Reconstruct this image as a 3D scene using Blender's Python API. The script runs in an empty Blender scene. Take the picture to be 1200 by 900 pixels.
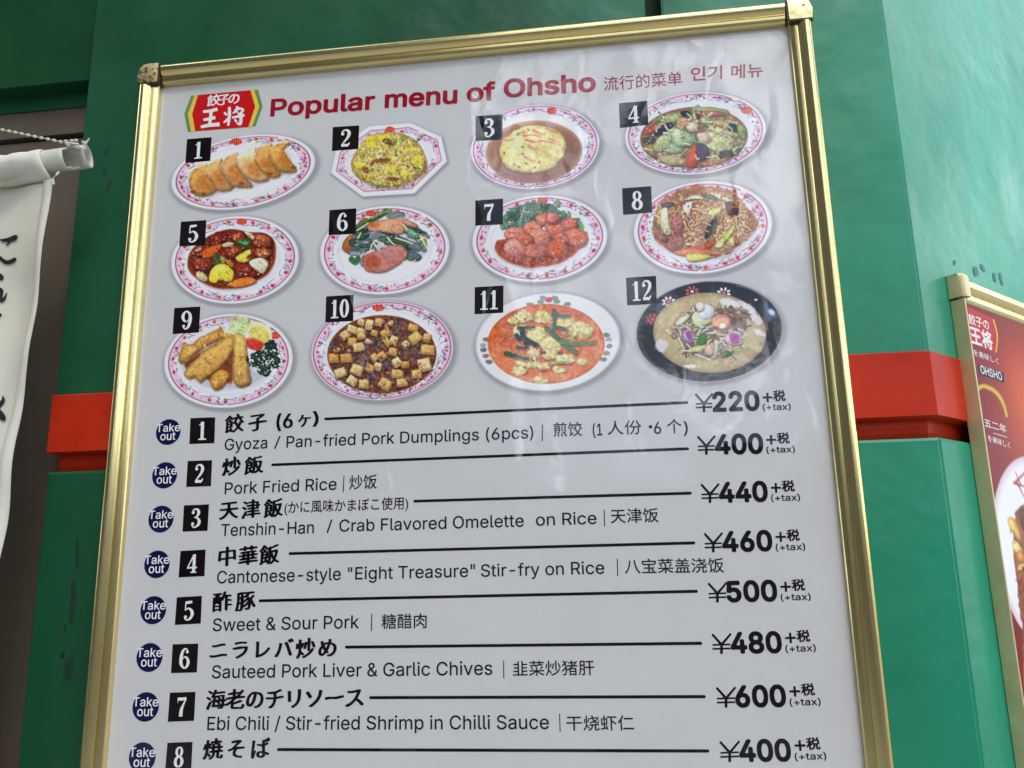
import bpy, bmesh, math, random
import numpy as np
from mathutils import Vector, Matrix
rad = math.radians
scn = bpy.context.scene
COL = scn.collection
# ================================================================ camera, sky, sun, exposure
CAM = (0.41789454, -0.69379146, -0.47123985)
YAW, PITCH, ROLL, FPX = -0.129064615, 0.233452271, -0.0193184486, 1029.05755
_cy, _sy, _cp, _sp, _cr, _sr = math.cos(YAW), math.sin(YAW), math.cos(PITCH), math.sin(PITCH), math.cos(ROLL), math.sin(ROLL)
FW = np.array([_sy*_cp, _cy*_cp, _sp]); _r = np.array([_cy, -_sy, 0.]); _u = np.cross(_r, FW)
RT = _r*_cr+_u*_sr; UP = -_r*_sr+_u*_cr; CP = np.array(CAM)
cd = bpy.data.cameras.new('camera'); cam = bpy.data.objects.new('camera', cd); COL.objects.link(cam)
cam.matrix_world = Matrix([[RT[i], UP[i], -FW[i], CAM[i]] for i in range(3)]+[[0, 0, 0, 1]])
cd.sensor_width = 36; cd.lens = FPX*36/1200; cd.clip_start = .02; cd.clip_end = 500
scn.camera = cam
SUN_EL, SUN_AZ = 52., 158.            # azimuth of the sun, degrees from +Y towards +X
world = bpy.data.worlds.new('World'); scn.world = world; world.use_nodes = True
nt = world.node_tree; nt.nodes.clear()
wo = nt.nodes.new('ShaderNodeOutputWorld'); bg = nt.nodes.new('ShaderNodeBackground'); sky = nt.nodes.new('ShaderNodeTexSky')
sky.sky_type = 'NISHITA'; sky.sun_disc = False; sky.sun_elevation = rad(SUN_EL); sky.sun_rotation = rad(SUN_AZ)
tc = nt.nodes.new('ShaderNodeTexCoord'); mp = nt.nodes.new('ShaderNodeMapping'); mp.inputs['Scale'].default_value = (1, 1, 2.2); mp.inputs['Location'].default_value = (5.1, 2.7, 0)
nz = nt.nodes.new('ShaderNodeTexNoise'); nz.inputs['Scale'].default_value = 5.0; nz.inputs['Detail'].default_value = 6; nz.inputs['Roughness'].default_value = .55
rp = nt.nodes.new('ShaderNodeValToRGB'); rp.color_ramp.elements[0].position = .48; rp.color_ramp.elements[1].position = .58
mx = nt.nodes.new('ShaderNodeMix'); mx.data_type = 'RGBA'; mx.inputs[7].default_value = (30, 31.5, 34, 1)
nt.links.new(tc.outputs['Generated'], mp.inputs['Vector']); nt.links.new(mp.outputs[0], nz.inputs['Vector']); nt.links.new(nz.outputs[0], rp.inputs[0])
nt.links.new(rp.outputs[0], mx.inputs[0]); nt.links.new(sky.outputs[0], mx.inputs[6]); nt.links.new(mx.outputs[2], bg.inputs[0])
bg.inputs[1].default_value = .12; nt.links.new(bg.outputs[0], wo.inputs[0])
sd_ = bpy.data.lights.new('sun', 'SUN'); sun = bpy.data.objects.new('sun', sd_); COL.objects.link(sun)
sd_.energy = .8; sd_.angle = rad(14); sd_.color = (1, .93, .82)
_d = Vector((math.sin(rad(SUN_AZ))*math.cos(rad(SUN_EL)), math.cos(rad(SUN_AZ))*math.cos(rad(SUN_EL)), math.sin(rad(SUN_EL))))
sun.rotation_euler = _d.to_track_quat('Z', 'Y').to_euler(); sun.location = (3, -4, 4)
scn.view_settings.view_transform = 'Standard'; scn.view_settings.look = 'None'; scn.view_settings.gamma = 1
scn.view_settings.use_curve_mapping = False; scn.view_settings.exposure = .12
scn.cycles.max_bounces = 6; scn.cycles.use_denoising = True
# ================================================================ surveying: a bearing in the picture -> a point on a real plane
def on_plane(px, py, origin, normal):
    d = FW+(px-600)/FPX*RT-(py-450)/FPX*UP; o = np.array(origin, float); n = np.array(normal, float)
    return CP+d*(((o-CP)@n)/(d@n))
def wall_pt(px, py, y=0.0): return on_plane(px, py, (0, y, 0), (0, 1, 0))
def on_plane_arr(PX, PY, origin, normal):
    d = FW+(PX[..., None]-600)/FPX*RT-(PY[..., None]-450)/FPX*UP; o = np.array(origin, float); n = np.array(normal, float)
    return CP+d*(((o-CP)@n)/(d@n))[..., None]
def lin(c): 
    c = np.asarray(c, float)/255
    return np.where(c <= .04045, c/12.92, ((c+.055)/1.055)**2.4)
# ================================================================ objects
def thing(name, label, cat, loc=(0, 0, 0), group=None):
    o = bpy.data.objects.new(name, None); COL.objects.link(o); o.location = loc; o.empty_display_size = .02
    o['label'] = label; o['category'] = cat
    if group: o['group'] = group
    return o
def tag(o, label, cat, group=None):
    o['label'] = label; o['category'] = cat
    if group: o['group'] = group
    return o
def link(name, me, mat, parent=None, label=None):
    o = bpy.data.objects.new(name, me); COL.objects.link(o)
    if mat and not me.materials: me.materials.append(mat)
    if parent:
        o.parent = parent
        w = Vector((0, 0, 0)); q = parent
        while q: w += q.location; q = q.parent
        o.location = -w                                # meshes are written in world coordinates
    if label: o['label'] = label
    return o
def mesh(name, V, F, mat, parent=None, smooth=False, label=None, auto=None):
    me = bpy.data.meshes.new(name); me.from_pydata([tuple(v) for v in V], [], [tuple(f) for f in F]); me.validate(); me.update()
    if smooth: me.shade_smooth()
    o = link(name, me, mat, parent, label)
    if auto is not None and smooth: 
        me.set_sharp_from_angle(angle=rad(auto))
    return o
def obj(name, bm, mat, parent=None, smooth=False, label=None, auto=35):
    bmesh.ops.recalc_face_normals(bm, faces=bm.faces)
    me = bpy.data.meshes.new(name); bm.to_mesh(me); bm.free()
    if smooth: me.shade_smooth(); me.set_sharp_from_angle(angle=rad(auto))
    return link(name, me, mat, parent, label)
def box(bm, x0, x1, y0, y1, z0, z1, bevel=0):
    r = bmesh.ops.create_cube(bm, size=1, matrix=Matrix.LocRotScale(Vector(((x0+x1)/2, (y0+y1)/2, (z0+z1)/2)), None, Vector((x1-x0, y1-y0, z1-z0))))
    if bevel:
        es = list({e for v in r['verts'] for e in v.link_edges})
        bmesh.ops.bevel(bm, geom=es, offset=bevel, segments=2, affect='EDGES', profile=.5)
# ================================================================ materials
def mat(name, col, rough=.5, metal=0, coat=0, coat_rough=.05, spec=.5, build=None):
    m = bpy.data.materials.new(name); m.use_nodes = True; n = m.node_tree; b = n.nodes['Principled BSDF']
    b.inputs['Base Color'].default_value = (*col, 1); b.inputs['Roughness'].default_value = rough; b.inputs['Metallic'].default_value = metal
    b.inputs['Coat Weight'].default_value = coat; b.inputs['Coat Roughness'].default_value = coat_rough; b.inputs['Specular IOR Level'].default_value = spec
    if build: build(n, b)
    return m
def N(n, t, **k):
    q = n.nodes.new(t)
    for a, v in k.items(): q.inputs[a].default_value = v
    return q
def pos(n): return N(n, 'ShaderNodeNewGeometry').outputs['Position']
def noise(n, scale, detail=4, rough=.5, vec=None, stretch=None):
    q = N(n, 'ShaderNodeTexNoise', Scale=scale, Detail=detail, Roughness=rough)
    v = vec or pos(n)
    if stretch:
        m = N(n, 'ShaderNodeMapping', Scale=stretch); n.links.new(v, m.inputs['Vector']); v = m.outputs[0]
    n.links.new(v, q.inputs['Vector']); return q.outputs[0]
def ramp(n, src, stops):
    r = n.nodes.new('ShaderNodeValToRGB'); e = r.color_ramp.elements
    while len(e) < len(stops): e.new(.5)
    for i, (p, c) in enumerate(stops): e[i].position = p; e[i].color = (*c, 1) if hasattr(c, '__len__') else (c, c, c, 1)
    n.links.new(src, r.inputs[0]); return r.outputs[0]
def rng(n, src, a, b, c, d):
    r = N(n, 'ShaderNodeMapRange'); 
    for i, v in zip((1, 2, 3, 4), (a, b, c, d)): r.inputs[i].default_value = v
    n.links.new(src, r.inputs[0]); return r.outputs[0]
def mul(n, a, b):
    m = n.nodes.new('ShaderNodeMix'); m.data_type = 'RGBA'; m.blend_type = 'MULTIPLY'; m.inputs[0].default_value = 1
    for s, i in ((a, 6), (b, 7)):
        if isinstance(s, tuple): m.inputs[i].default_value = (*s, 1)
        else: n.links.new(s, m.inputs[i])
    return m.outputs[2]
def bump(n, b, h, strength, dist, inp='Normal'):
    q = N(n, 'ShaderNodeBump', Strength=strength, Distance=dist); n.links.new(h, q.inputs['Height']); n.links.new(q.outputs[0], b.inputs[inp]); return q
def film(n, b):
    """the clear glossy laminate over the print: gentle waves and creases, one continuous surface over every printed piece"""
    big = noise(n, 5.5, 2, .45, stretch=(1, 1, .7)); fine = noise(n, 30, 3, .5)
    cr = ramp(n, noise(n, 7, 3, .55, stretch=(1.2, 1, .55)), [(.47, 0), (.5, 1), (.53, 0)])
    a = n.nodes.new('ShaderNodeMath'); a.operation = 'MULTIPLY_ADD'; a.inputs[1].default_value = .022; n.links.new(fine, a.inputs[0]); n.links.new(big, a.inputs[2])
    c = n.nodes.new('ShaderNodeMath'); c.operation = 'MULTIPLY_ADD'; c.inputs[1].default_value = .018; n.links.new(cr, c.inputs[0]); n.links.new(a.outputs[0], c.inputs[2])
    bump(n, b, c.outputs[0], 1.0, .013, 'Coat Normal')
    b.inputs['Coat Weight'].default_value = 1; b.inputs['Coat IOR'].default_value = 1.62
    n.links.new(rng(n, noise(n, 9, 4), .35, .7, .045, .11), b.inputs['Coat Roughness'])
PAPER_OBS = (177, 177, 176); KP = 1.42
PAPER = tuple(float(v) for v in lin(PAPER_OBS)*KP)
def paper_tone(n): return ramp(n, noise(n, 14, 5, .6), [(.3, .955), (.7, 1.0)])
def b_print(n, b):
    at = n.nodes.new('ShaderNodeAttribute'); at.attribute_name = 'ink'
    n.links.new(mul(n, at.outputs['Color'], paper_tone(n)), b.inputs['Base Color']); film(n, b)
def b_flat(col):
    def f(n, b): n.links.new(mul(n, tuple(col), paper_tone(n)), b.inputs['Base Color']); film(n, b)
    return f
def inkmat(name, srgb, k=KP, raw=None): 
    c = raw or tuple(float(min(v, .85)) for v in lin(srgb)*k)
    return mat(name, c, .6, spec=0, build=b_flat(c))
M = {}
def b_print2(n, b):
    at = n.nodes.new('ShaderNodeAttribute'); at.attribute_name = 'ink'; n.links.new(mul(n, at.outputs['Color'], paper_tone(n)), b.inputs['Base Color']); bump(n, b, noise(n, 14, 3), .25, .004)
def ink2(name, srgb): return mat(name, tuple(float(min(v, .85)) for v in lin(srgb)*1.2), .32, spec=.14, build=lambda n, b: bump(n, b, noise(n, 14, 3), .25, .004))
M['print2'] = mat('satin_printed_photo', (.3, .02, .02), .32, spec=.14, build=b_print2)
M['paper'] = mat('printed_paper', PAPER, .6, spec=0, build=b_flat(PAPER))
M['print'] = mat('printed_photo', PAPER, .6, spec=0, build=b_print)
M['black'] = inkmat('black_ink', (0, 0, 0), raw=(.003, .003, .004))
M['tile'] = inkmat('tile_black_ink', (0, 0, 0), raw=(.006, .003, .0035))
M['textblue'] = inkmat('dark_navy_ink', (0, 0, 0), raw=(.008, .009, .024))
M['navy'] = inkmat('navy_ink', (0, 0, 0), raw=(.005, .005, .06))
M['red'] = inkmat('crimson_ink', (132, 8, 30)); M['logored'] = inkmat('logo_red_ink', (172, 14, 18))
M['white'] = inkmat('white_ink', (206, 206, 204)); M['yellow'] = inkmat('yellow_ink', (226, 172, 62)); M['green_ink'] = inkmat('green_ink', (84, 128, 70))
def b_gold(n, b):
    n.links.new(ramp(n, noise(n, 18, 4), [(.3, (.82, .68, .30)), (.7, (.86, .73, .35))]), b.inputs['Base Color'])
    b.inputs['Roughness'].default_value = .2
M['white2'] = ink2('satin_white_ink', (214, 206, 206)); M['logored2'] = ink2('satin_logo_red', (176, 22, 22)); M['yellow2'] = ink2('satin_yellow_ink', (214, 156, 40)); M['olive2'] = ink2('satin_olive_ink', (120, 116, 40)); M['tile2'] = ink2('satin_black_ink', (22, 16, 16))
M['gold'] = mat('gold_anodised', (.72, .55, .22), .22, 1, build=b_gold)
M['gold_satin'] = mat('satin_gold_side', (.72, .62, .34), .42, .55, build=lambda n, b: n.links.new(ramp(n, noise(n, 40, 5, .6), [(.3, (.62, .54, .28)), (.66, (.74, .65, .38)), (.8, (.82, .76, .55))]), b.inputs['Base Color']))
M['gold2'] = mat('brown_worn_gold', (.30, .17, .08), .45, 1, build=lambda n, b: n.links.new(ramp(n, noise(n, 330, 4, .6), [(.40, (.20, .11, .06)), (.50, (.72, .58, .30))]), b.inputs['Base Color']))
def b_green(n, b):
    dim_green = ramp(n, noise(n, 9, 6, .6, stretch=(1, 1, .5)), [(.3, (.007, .066, .024)), (.7, (.010, .090, .036))])
    lit_green = ramp(n, noise(n, 11, 5, .5, stretch=(1, 1, .35)), [(.25, (.016, .35, .20)), (.75, (.026, .45, .27))])   # chalky mottled paint; the stronger light near the corner is painted into it
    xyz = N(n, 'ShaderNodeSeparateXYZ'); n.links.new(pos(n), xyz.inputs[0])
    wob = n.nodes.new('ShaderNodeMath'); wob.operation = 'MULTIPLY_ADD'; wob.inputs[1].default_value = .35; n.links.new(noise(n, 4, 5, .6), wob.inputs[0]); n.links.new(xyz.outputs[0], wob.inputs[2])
    mm_ = n.nodes.new('ShaderNodeMix'); mm_.data_type = 'RGBA'; n.links.new(rng(n, wob.outputs[0], .55, .95, 0, .9), mm_.inputs[0]); n.links.new(dim_green, mm_.inputs[6]); n.links.new(lit_green, mm_.inputs[7])
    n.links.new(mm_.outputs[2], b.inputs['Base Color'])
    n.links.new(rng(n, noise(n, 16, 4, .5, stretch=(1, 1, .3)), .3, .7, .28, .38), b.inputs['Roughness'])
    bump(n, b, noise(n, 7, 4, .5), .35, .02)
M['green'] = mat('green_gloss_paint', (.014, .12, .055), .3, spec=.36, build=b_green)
M['chip'] = mat('dark_paint_stain', (.006, .034, .020), .5, build=lambda n, b: bump(n, b, noise(n, 400), .3, .001))
def b_redp(n, b):
    n.links.new(ramp(n, noise(n, 12, 5, .6), [(.3, (.44, .018, .006)), (.62, (.54, .034, .010)), (.75, (.60, .07, .03))]), b.inputs['Base Color']); bump(n, b, noise(n, 8, 3), .3, .015)
M['redpaint'] = mat('red_gloss_paint', (.46, .022, .010), .38, spec=.16, build=b_redp)
# ---------------------------------------------------------------- print painter (numpy)
def nhash(ix, iy, seed):
    h = (ix*374761393 + iy*668265263 + seed*974634777) & 0xffffffff
    h = ((h ^ (h >> 13))*1274126177) & 0xffffffff
    return ((h ^ (h >> 16)) & 0xffff)/65535.0
def vnoise(x, y, scale, seed=0, octs=2):
    out = 0; amp = 1; tot = 0
    for o in range(octs):
        u = x/scale; v = y/scale
        iu = np.floor(u).astype(np.int64); iv = np.floor(v).astype(np.int64)
        fu = u-iu; fv = v-iv; fu = fu*fu*(3-2*fu); fv = fv*fv*(3-2*fv)
        a = nhash(iu, iv, seed+o); b = nhash(iu+1, iv, seed+o); c = nhash(iu, iv+1, seed+o); d = nhash(iu+1, iv+1, seed+o)
        out = out + amp*((a*(1-fu)+b*fu)*(1-fv)+(c*(1-fu)+d*fu)*fv); tot += amp
        scale = scale*.45; amp *= .6
    return out/tot*2-1                                   # -1..1
def cat(pts, n=7, closed=True):
    P = np.array(pts, float); m = len(P); out = []
    rng = range(m) if closed else range(m-1)
    for i in rng:
        if closed: p0, p1, p2, p3 = P[i-1], P[i], P[(i+1) % m], P[(i+2) % m]
        else: p0, p1, p2, p3 = P[max(i-1, 0)], P[i], P[i+1], P[min(i+2, m-1)]
        for k in range(n):
            t = k/n
            out.append(.5*((2*p1)+(-p0+p2)*t+(2*p0-5*p1+4*p2-p3)*t*t+(-p0+3*p1-3*p2+p3)*t**3))
    if not closed: out.append(P[-1])
    return np.array(out)
class Pic:
    """a printed picture painted on a lattice; all coordinates are units of the measured drawing"""
    def __init__(s, w, h, step, seed=1):
        s.w, s.h, s.step = w, h, step
        s.nx, s.ny = int(w/step)+1, int(h/step)+1
        s.X, s.Y = np.meshgrid(np.arange(s.nx)*step, np.arange(s.ny)*step)
        s.C = np.zeros((s.ny, s.nx, 3)); s.C[:] = (178, 176, 170)
        s.r = random.Random(seed); s.seed = seed; s.AA = step*.8
    def win(s, x0, y0, x1, y1):
        a = max(int(x0/s.step), 0); b = min(int(x1/s.step)+2, s.nx); c = max(int(y0/s.step), 0); d = min(int(y1/s.step)+2, s.ny)
        if a >= b or c >= d: return None
        return slice(c, d), slice(a, b)
    def mixin(s, W, a, col): s.C[W] += (np.asarray(col, float)-s.C[W])*np.clip(a, 0, 1)[..., None]
    def sd_ell(s, W, cx, cy, rx, ry, ang=0):
        x = s.X[W]-cx; y = s.Y[W]-cy; c, q = math.cos(ang), math.sin(ang)
        u = x*c+y*q; v = -x*q+y*c; r = np.sqrt((u/rx)**2+(v/ry)**2)+1e-9
        g = np.sqrt((u/rx**2)**2+(v/ry**2)**2)/r+1e-9
        return (1-r)/g                                    # positive inside
    def sd_poly(s, W, P):
        x, y = s.X[W], s.Y[W]; d = np.full(x.shape, 1e9); ins = np.zeros(x.shape, bool)
        for i in range(len(P)):
            ax, ay = P[i-1]; bx, by = P[i]; ex, ey = bx-ax, by-ay
            t = np.clip(((x-ax)*ex+(y-ay)*ey)/(ex*ex+ey*ey+1e-9), 0, 1)
            d = np.minimum(d, (x-ax-t*ex)**2+(y-ay-t*ey)**2)
            if ay != by: ins ^= ((ay > y) != (by > y)) & (x < ex*(y-ay)/(by-ay)+ax)
        return np.where(ins, 1, -1)*np.sqrt(d)
    def fill(s, W, sd, col, soft=None, a=1, edge=None, ew=12, lit=None, cen=None, tex=0, ts=14, wob=0, size=None):
        """edge: colour towards the rim; lit: (dark, light) factors from lower right to upper left; tex: mottling"""
        soft = soft or s.AA
        x, y = s.X[W], s.Y[W]; s.seed += 3
        if wob: sd = sd+wob*vnoise(x, y, ts, s.seed, 2)
        al = np.clip(sd/soft+.5, 0, 1)*a
        c = np.ones(x.shape+(3,))*np.asarray(col, float)
        if edge is not None:
            k = np.clip(sd/ew, 0, 1)[..., None]; c = np.asarray(edge, float)*(1-k)+c*k
        if lit is not None:
            L = size or max(s_ for s_ in (np.ptp(x), np.ptp(y), 1))*.5
            t = np.clip(.5-((x-cen[0])*.45+(y-cen[1])*.9)/L*.6, 0, 1)[..., None]
            c = c*(lit[0]*(1-t)+lit[1]*t)
        if tex: c = c*(1+tex*vnoise(x, y, ts, s.seed+1, 3))[..., None]
        s.mixin(W, al, c)
    def ell(s, cx, cy, rx, ry, col, ang=0, **k):
        R = max(rx, ry)+k.get('wob', 0)+(k.get('soft') or 0)+s.step*2
        W = s.win(cx-R, cy-R, cx+R, cy+R)
        if W is None: return
        s.fill(W, s.sd_ell(W, cx, cy, rx, ry, ang), col, cen=(cx, cy), size=max(rx, ry), **k)
    def poly(s, pts, col, smooth=True, **k):
        P = cat(pts, 5) if smooth else np.array(pts, float)
        m = k.get('wob', 0)+(k.get('soft') or 0)+s.step*2
        W = s.win(P[:, 0].min()-m, P[:, 1].min()-m, P[:, 0].max()+m, P[:, 1].max()+m)
        if W is None: return
        s.fill(W, s.sd_poly(W, P), col, cen=P.mean(0), size=max(np.ptp(P[:, 0]), np.ptp(P[:, 1]))*.5, **k)
    def line(s, pts, w, col, w2=None, smooth=True, **k):
        P = cat(pts, 5, False) if smooth and len(pts) > 2 else np.array(pts, float)
        w2 = w if w2 is None else w2; m = max(w, w2)+s.step*2
        W = s.win(P[:, 0].min()-m, P[:, 1].min()-m, P[:, 0].max()+m, P[:, 1].max()+m)
        if W is None: return
        x, y = s.X[W], s.Y[W]; sd = np.full(x.shape, -1e9); n = len(P)-1
        for i in range(n):
            (ax, ay), (bx, by) = P[i], P[i+1]; ex, ey = bx-ax, by-ay
            t = np.clip(((x-ax)*ex+(y-ay)*ey)/(ex*ex+ey*ey+1e-9), 0, 1)
            ww = (w+(w2-w)*(i+t)/n)*.5
            sd = np.maximum(sd, ww-np.hypot(x-ax-t*ex, y-ay-t*ey))
        s.fill(W, sd, col, cen=P.mean(0), size=60, **k)
    def spots(s, n, inside, cols, r0, r1, **k):
        """n small irregular flecks where inside(x, y) holds"""
        i = 0; tries = 0
        while i < n and tries < n*30:
            tries += 1
            x, y = s.r.uniform(0, s.w), s.r.uniform(0, s.h)
            if not inside(x, y): continue
            r = s.r.uniform(r0, r1)
            s.ell(x, y, r, r*s.r.uniform(.45, 1), s.r.choice(cols), ang=s.r.uniform(0, 3), **k); i += 1
def inell(cx, cy, rx, ry, f=1.0): return lambda x, y: ((x-cx)/rx)**2+((y-cy)/ry)**2 < f*f
WHITE = (214, 212, 218); PINK = (203, 172, 196); ROSE = (176, 52, 62); LEAF = (62, 84, 78); PURP = (118, 38, 74); GREY = (176, 178, 190)
class Plate:
    """ellipse with vertical shear q: half width hw, half height hh"""
    def __init__(s, cx, cy, hw, hh, q): s.cx, s.cy, s.hw, s.hh, s.q = cx, cy, hw, hh, q; S = np.array([[hw*hw, -hw*q], [-hw*q, hh*hh]]); s.I = np.linalg.inv(S); ev, V = np.linalg.eigh(S); s.M = V@np.diag(np.sqrt(ev))@V.T
    def r(s, X, Y):
        x, y = X-s.cx, Y-s.cy
        return np.sqrt(s.I[0, 0]*x*x+2*s.I[0, 1]*x*y+s.I[1, 1]*y*y)
    def at(s, t, f): v = s.M@np.array([math.cos(t), math.sin(t)])*f; return s.cx+v[0], s.cy+v[1]
def plate_base(p, pl, oct_=None, pink=True, well=.70, band=(.80, .925), dark=False, seal=-1.45, nfl=16, fl=1.0, purple=PURP, busy=1.0):
    R = pl.r(p.X, p.Y)
    if oct_ is not None:
        W = (slice(None), slice(None)); sd = p.sd_poly(W, np.array(oct_, float)); R = 1-sd/ (pl.hh*1.0)
    full = (slice(None), slice(None)); aa = p.AA/pl.hh
    def disc(r, col, a=1, soft=aa): p.mixin(full, np.clip((r-R)/soft+.5, 0, 1)*a, np.ones(R.shape+(3,))*np.array(col, float))
    p.R = R
    if dark:
        p.C[:] = (22, 20, 28)
        disc(2, (24, 22, 30)); p.mixin(full, np.clip(1-np.abs(R-.985)/.02, 0, 1)*.5, np.ones(R.shape+(3,))*np.array((92, 92, 104)))
        return
    p.C[:] = WHITE
    th = np.arctan2(p.Y-pl.cy, p.X-pl.cx)
    p.mixin(full, np.clip(1-np.abs(R-1.0)/.035, 0, 1)*.75, np.ones(R.shape+(3,))*np.array((150, 146, 158)))
    p.mixin(full, np.clip(1-np.abs(R-.965)/.03, 0, 1)*.6*(np.sin(th) > -.2), np.ones(R.shape+(3,))*np.array((228, 226, 230)))
    if pink:
        b0, b1 = band; wav = .035*np.sin(th*nfl*.5+p.seed)+.02*vnoise(p.X, p.Y, 60, 5)
        m = np.clip((R-b0-wav)/.03, 0, 1)*np.clip((b1-R)/.012, 0, 1)
        p.mixin(full, m*.85, np.ones(R.shape+(3,))*np.array(PINK))
        m = np.clip(1-np.abs(R-b1)/.016, 0, 1)
        gap = (np.abs(np.mod(th-1.65+np.pi, 2*np.pi)-np.pi) > .05) & (np.abs(np.mod(th+.72+np.pi, 2*np.pi)-np.pi) > .05)
        p.mixin(full, m*gap*1.0, np.ones(R.shape+(3,))*np.array(purple))
        rr = p.r; k = pl.hw/530*1.0
        def A(t, f):
            if oct_ is None: return pl.at(t, f)
            # follow the octagon
            d = np.array([math.cos(t), math.sin(t)*.68]); lo, hi = 50., 700.
            for _ in range(14):
                mid = (lo+hi)/2; q = np.array([pl.cx, pl.cy])+d*mid
                iy, ix = int(np.clip(q[1]/p.step, 0, p.ny-1)), int(np.clip(q[0]/p.step, 0, p.nx-1))
                if R[iy, ix] > f: hi = mid
                else: lo = mid
            return pl.cx+d[0]*lo, pl.cy+d[1]*lo
        for i in range(nfl):
            t = (i+.35*rr.random())*2*math.pi/nfl
            x, y = A(t, (b0+b1)/2+.005*rr.random())
            for j in range(3):
                x2, y2 = A(t+rr.uniform(-.15, .15), rr.uniform(b0-.03, b1-.03))
                x3, y3 = A(t+rr.uniform(-.2, .2), rr.uniform(b0-.05, b1-.03))
                p.line([(x2, y2), ((x2+x3)/2+rr.uniform(-9, 9), (y2+y3)/2+rr.uniform(-9, 9)), (x3, y3)], 7*k, LEAF, w2=3, a=.75*busy)
            for j in range(2):
                x2, y2 = A(t+rr.uniform(-.17, .17), rr.uniform(b0-.02, b1-.04))
                p.ell(x2, y2, rr.uniform(7, 11)*k, rr.uniform(5, 8)*k, rr.choice([LEAF, (92, 82, 122), (120, 130, 120)]), a=.7*busy)
            p.ell(x, y, 19*k*fl, 14*k*fl, rr.choice([(190, 74, 78), (178, 60, 74), (196, 98, 80)]), ang=rr.random()*3, soft=6, wob=3)
            p.ell(x+2, y+1, 7*k, 5*k, (132, 26, 40), soft=5, a=.8)
            t2 = t+math.pi/nfl
            x, y = A(t2, (b0+b1)/2+.01)
            p.ell(x, y, 9*k*fl, 7*k*fl, (196, 98, 120), soft=5, a=.9)
        for tt in (1.65, -.72):
            for sg in (-1, 1):
                a0, b0_ = A(tt+.02*sg, b1); a1, b1_ = A(tt+.09*sg, b1-.05); a2, b2_ = A(tt+.05*sg, b0)
                p.line([(a0, b0_), (a1, b1_), (a2, b2_)], 9*k, (84, 112, 92), w2=5)
    if seal is not None and pink:
        x, y = A(seal, .865); 
        for dx, dy, rx in ((0, 0, 40), ): p.ell(x, y, rx*k, 26*k, (184, 44, 30), soft=8, wob=5, ts=12)
        for dx in (-22, -6, 10, 24): p.line([(x+dx*k, y-14*k), (x+dx*k, y+14*k)], 5, (226, 138, 84), a=.8)
    # well: soft shading where the rim drops
    p.mixin(full, np.clip(1-np.abs(R-well)/.05, 0, 1)*.35, np.ones(R.shape+(3,))*np.array((168, 168, 184)))
# ---- the twelve dishes: measured drawings (units: 1 / scale of a photo pixel)
def rot2(x, y, a): return x*math.cos(a)-y*math.sin(a), x*math.sin(a)+y*math.cos(a)
def place(pts, cx, cy, sx, sy, a=0): return [(cx+rot2(x*sx, y*sy, a)[0], cy+rot2(x*sx, y*sy, a)[1]) for x, y in pts]
def d_gyoza(p, pl):
    plate_base(p, pl, well=.72, nfl=20, fl=.8, seal=-1.78)
    p.poly([(215, 500), (330, 545), (520, 500), (680, 470), (830, 410), (985, 365), (940, 300), (500, 300), (230, 400)], (150, 150, 166), soft=40, a=.6)
    G = [([(330, 300), (230, 340), (200, 410), (220, 500), (300, 535), (385, 505), (410, 440), (350, 380)], (196, 142, 74)),
         ([(440, 255), (350, 300), (320, 370), (370, 430), (400, 490), (500, 490), (525, 440), (440, 350)], (206, 158, 100)),
         ([(560, 215), (470, 250), (430, 330), (470, 400), (520, 460), (660, 465), (640, 420), (560, 330)], (202, 150, 98)),
         ([(690, 175), (590, 215), (545, 280), (590, 360), (680, 425), (770, 420), (790, 385), (720, 320)], (222, 176, 122)),
         ([(810, 145), (710, 180), (680, 260), (720, 330), (800, 395), (860, 390), (870, 350), (800, 260)], (206, 148, 84)),
         ([(945, 130), (850, 150), (790, 190), (820, 290), (870, 350), (980, 355), (985, 320), (930, 250), (900, 190)], (204, 150, 76))]
    for P, c in G:
        P2 = [(x+6, y+10) for x, y in P]; p.poly(P2, (110, 64, 26), soft=18, a=.8, wob=5)
        p.poly(P, c, edge=tuple(v*.72 for v in c), ew=26, lit=(.82, 1.1), tex=.13, ts=26, wob=5, soft=8)
        cx, cy = np.mean(P, 0)
        p.ell(cx+5, cy+18, 62, 42, (176, 104, 38), ang=.8, soft=46, a=.75, tex=.2, ts=18)
        p.line([P[0], (P[0][0]*.5+P[1][0]*.5-4, P[0][1]*.5+P[1][1]*.5), P[1], P[2]], 16, (232, 202, 152), w2=7, a=.75, wob=3)
        p.line([P[0], P[-1], P[-2]], 6, (134, 84, 40), w2=4, a=.6)
    p.poly([(600, 200), (650, 190), (690, 165), (670, 230), (600, 240), (548, 255)], (236, 222, 206), soft=14, a=.85)
    for x, y in ((230, 505), (305, 520), (800, 372), (590, 440), (972, 325)): p.ell(x, y, 22, 12, (108, 58, 26), soft=12, a=.8)
    return p.sd_poly((slice(None), slice(None)), cat([(300, 290), (195, 400), (215, 505), (300, 535), (640, 470), (800, 420), (985, 355), (945, 130), (700, 165)], 4))
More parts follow.
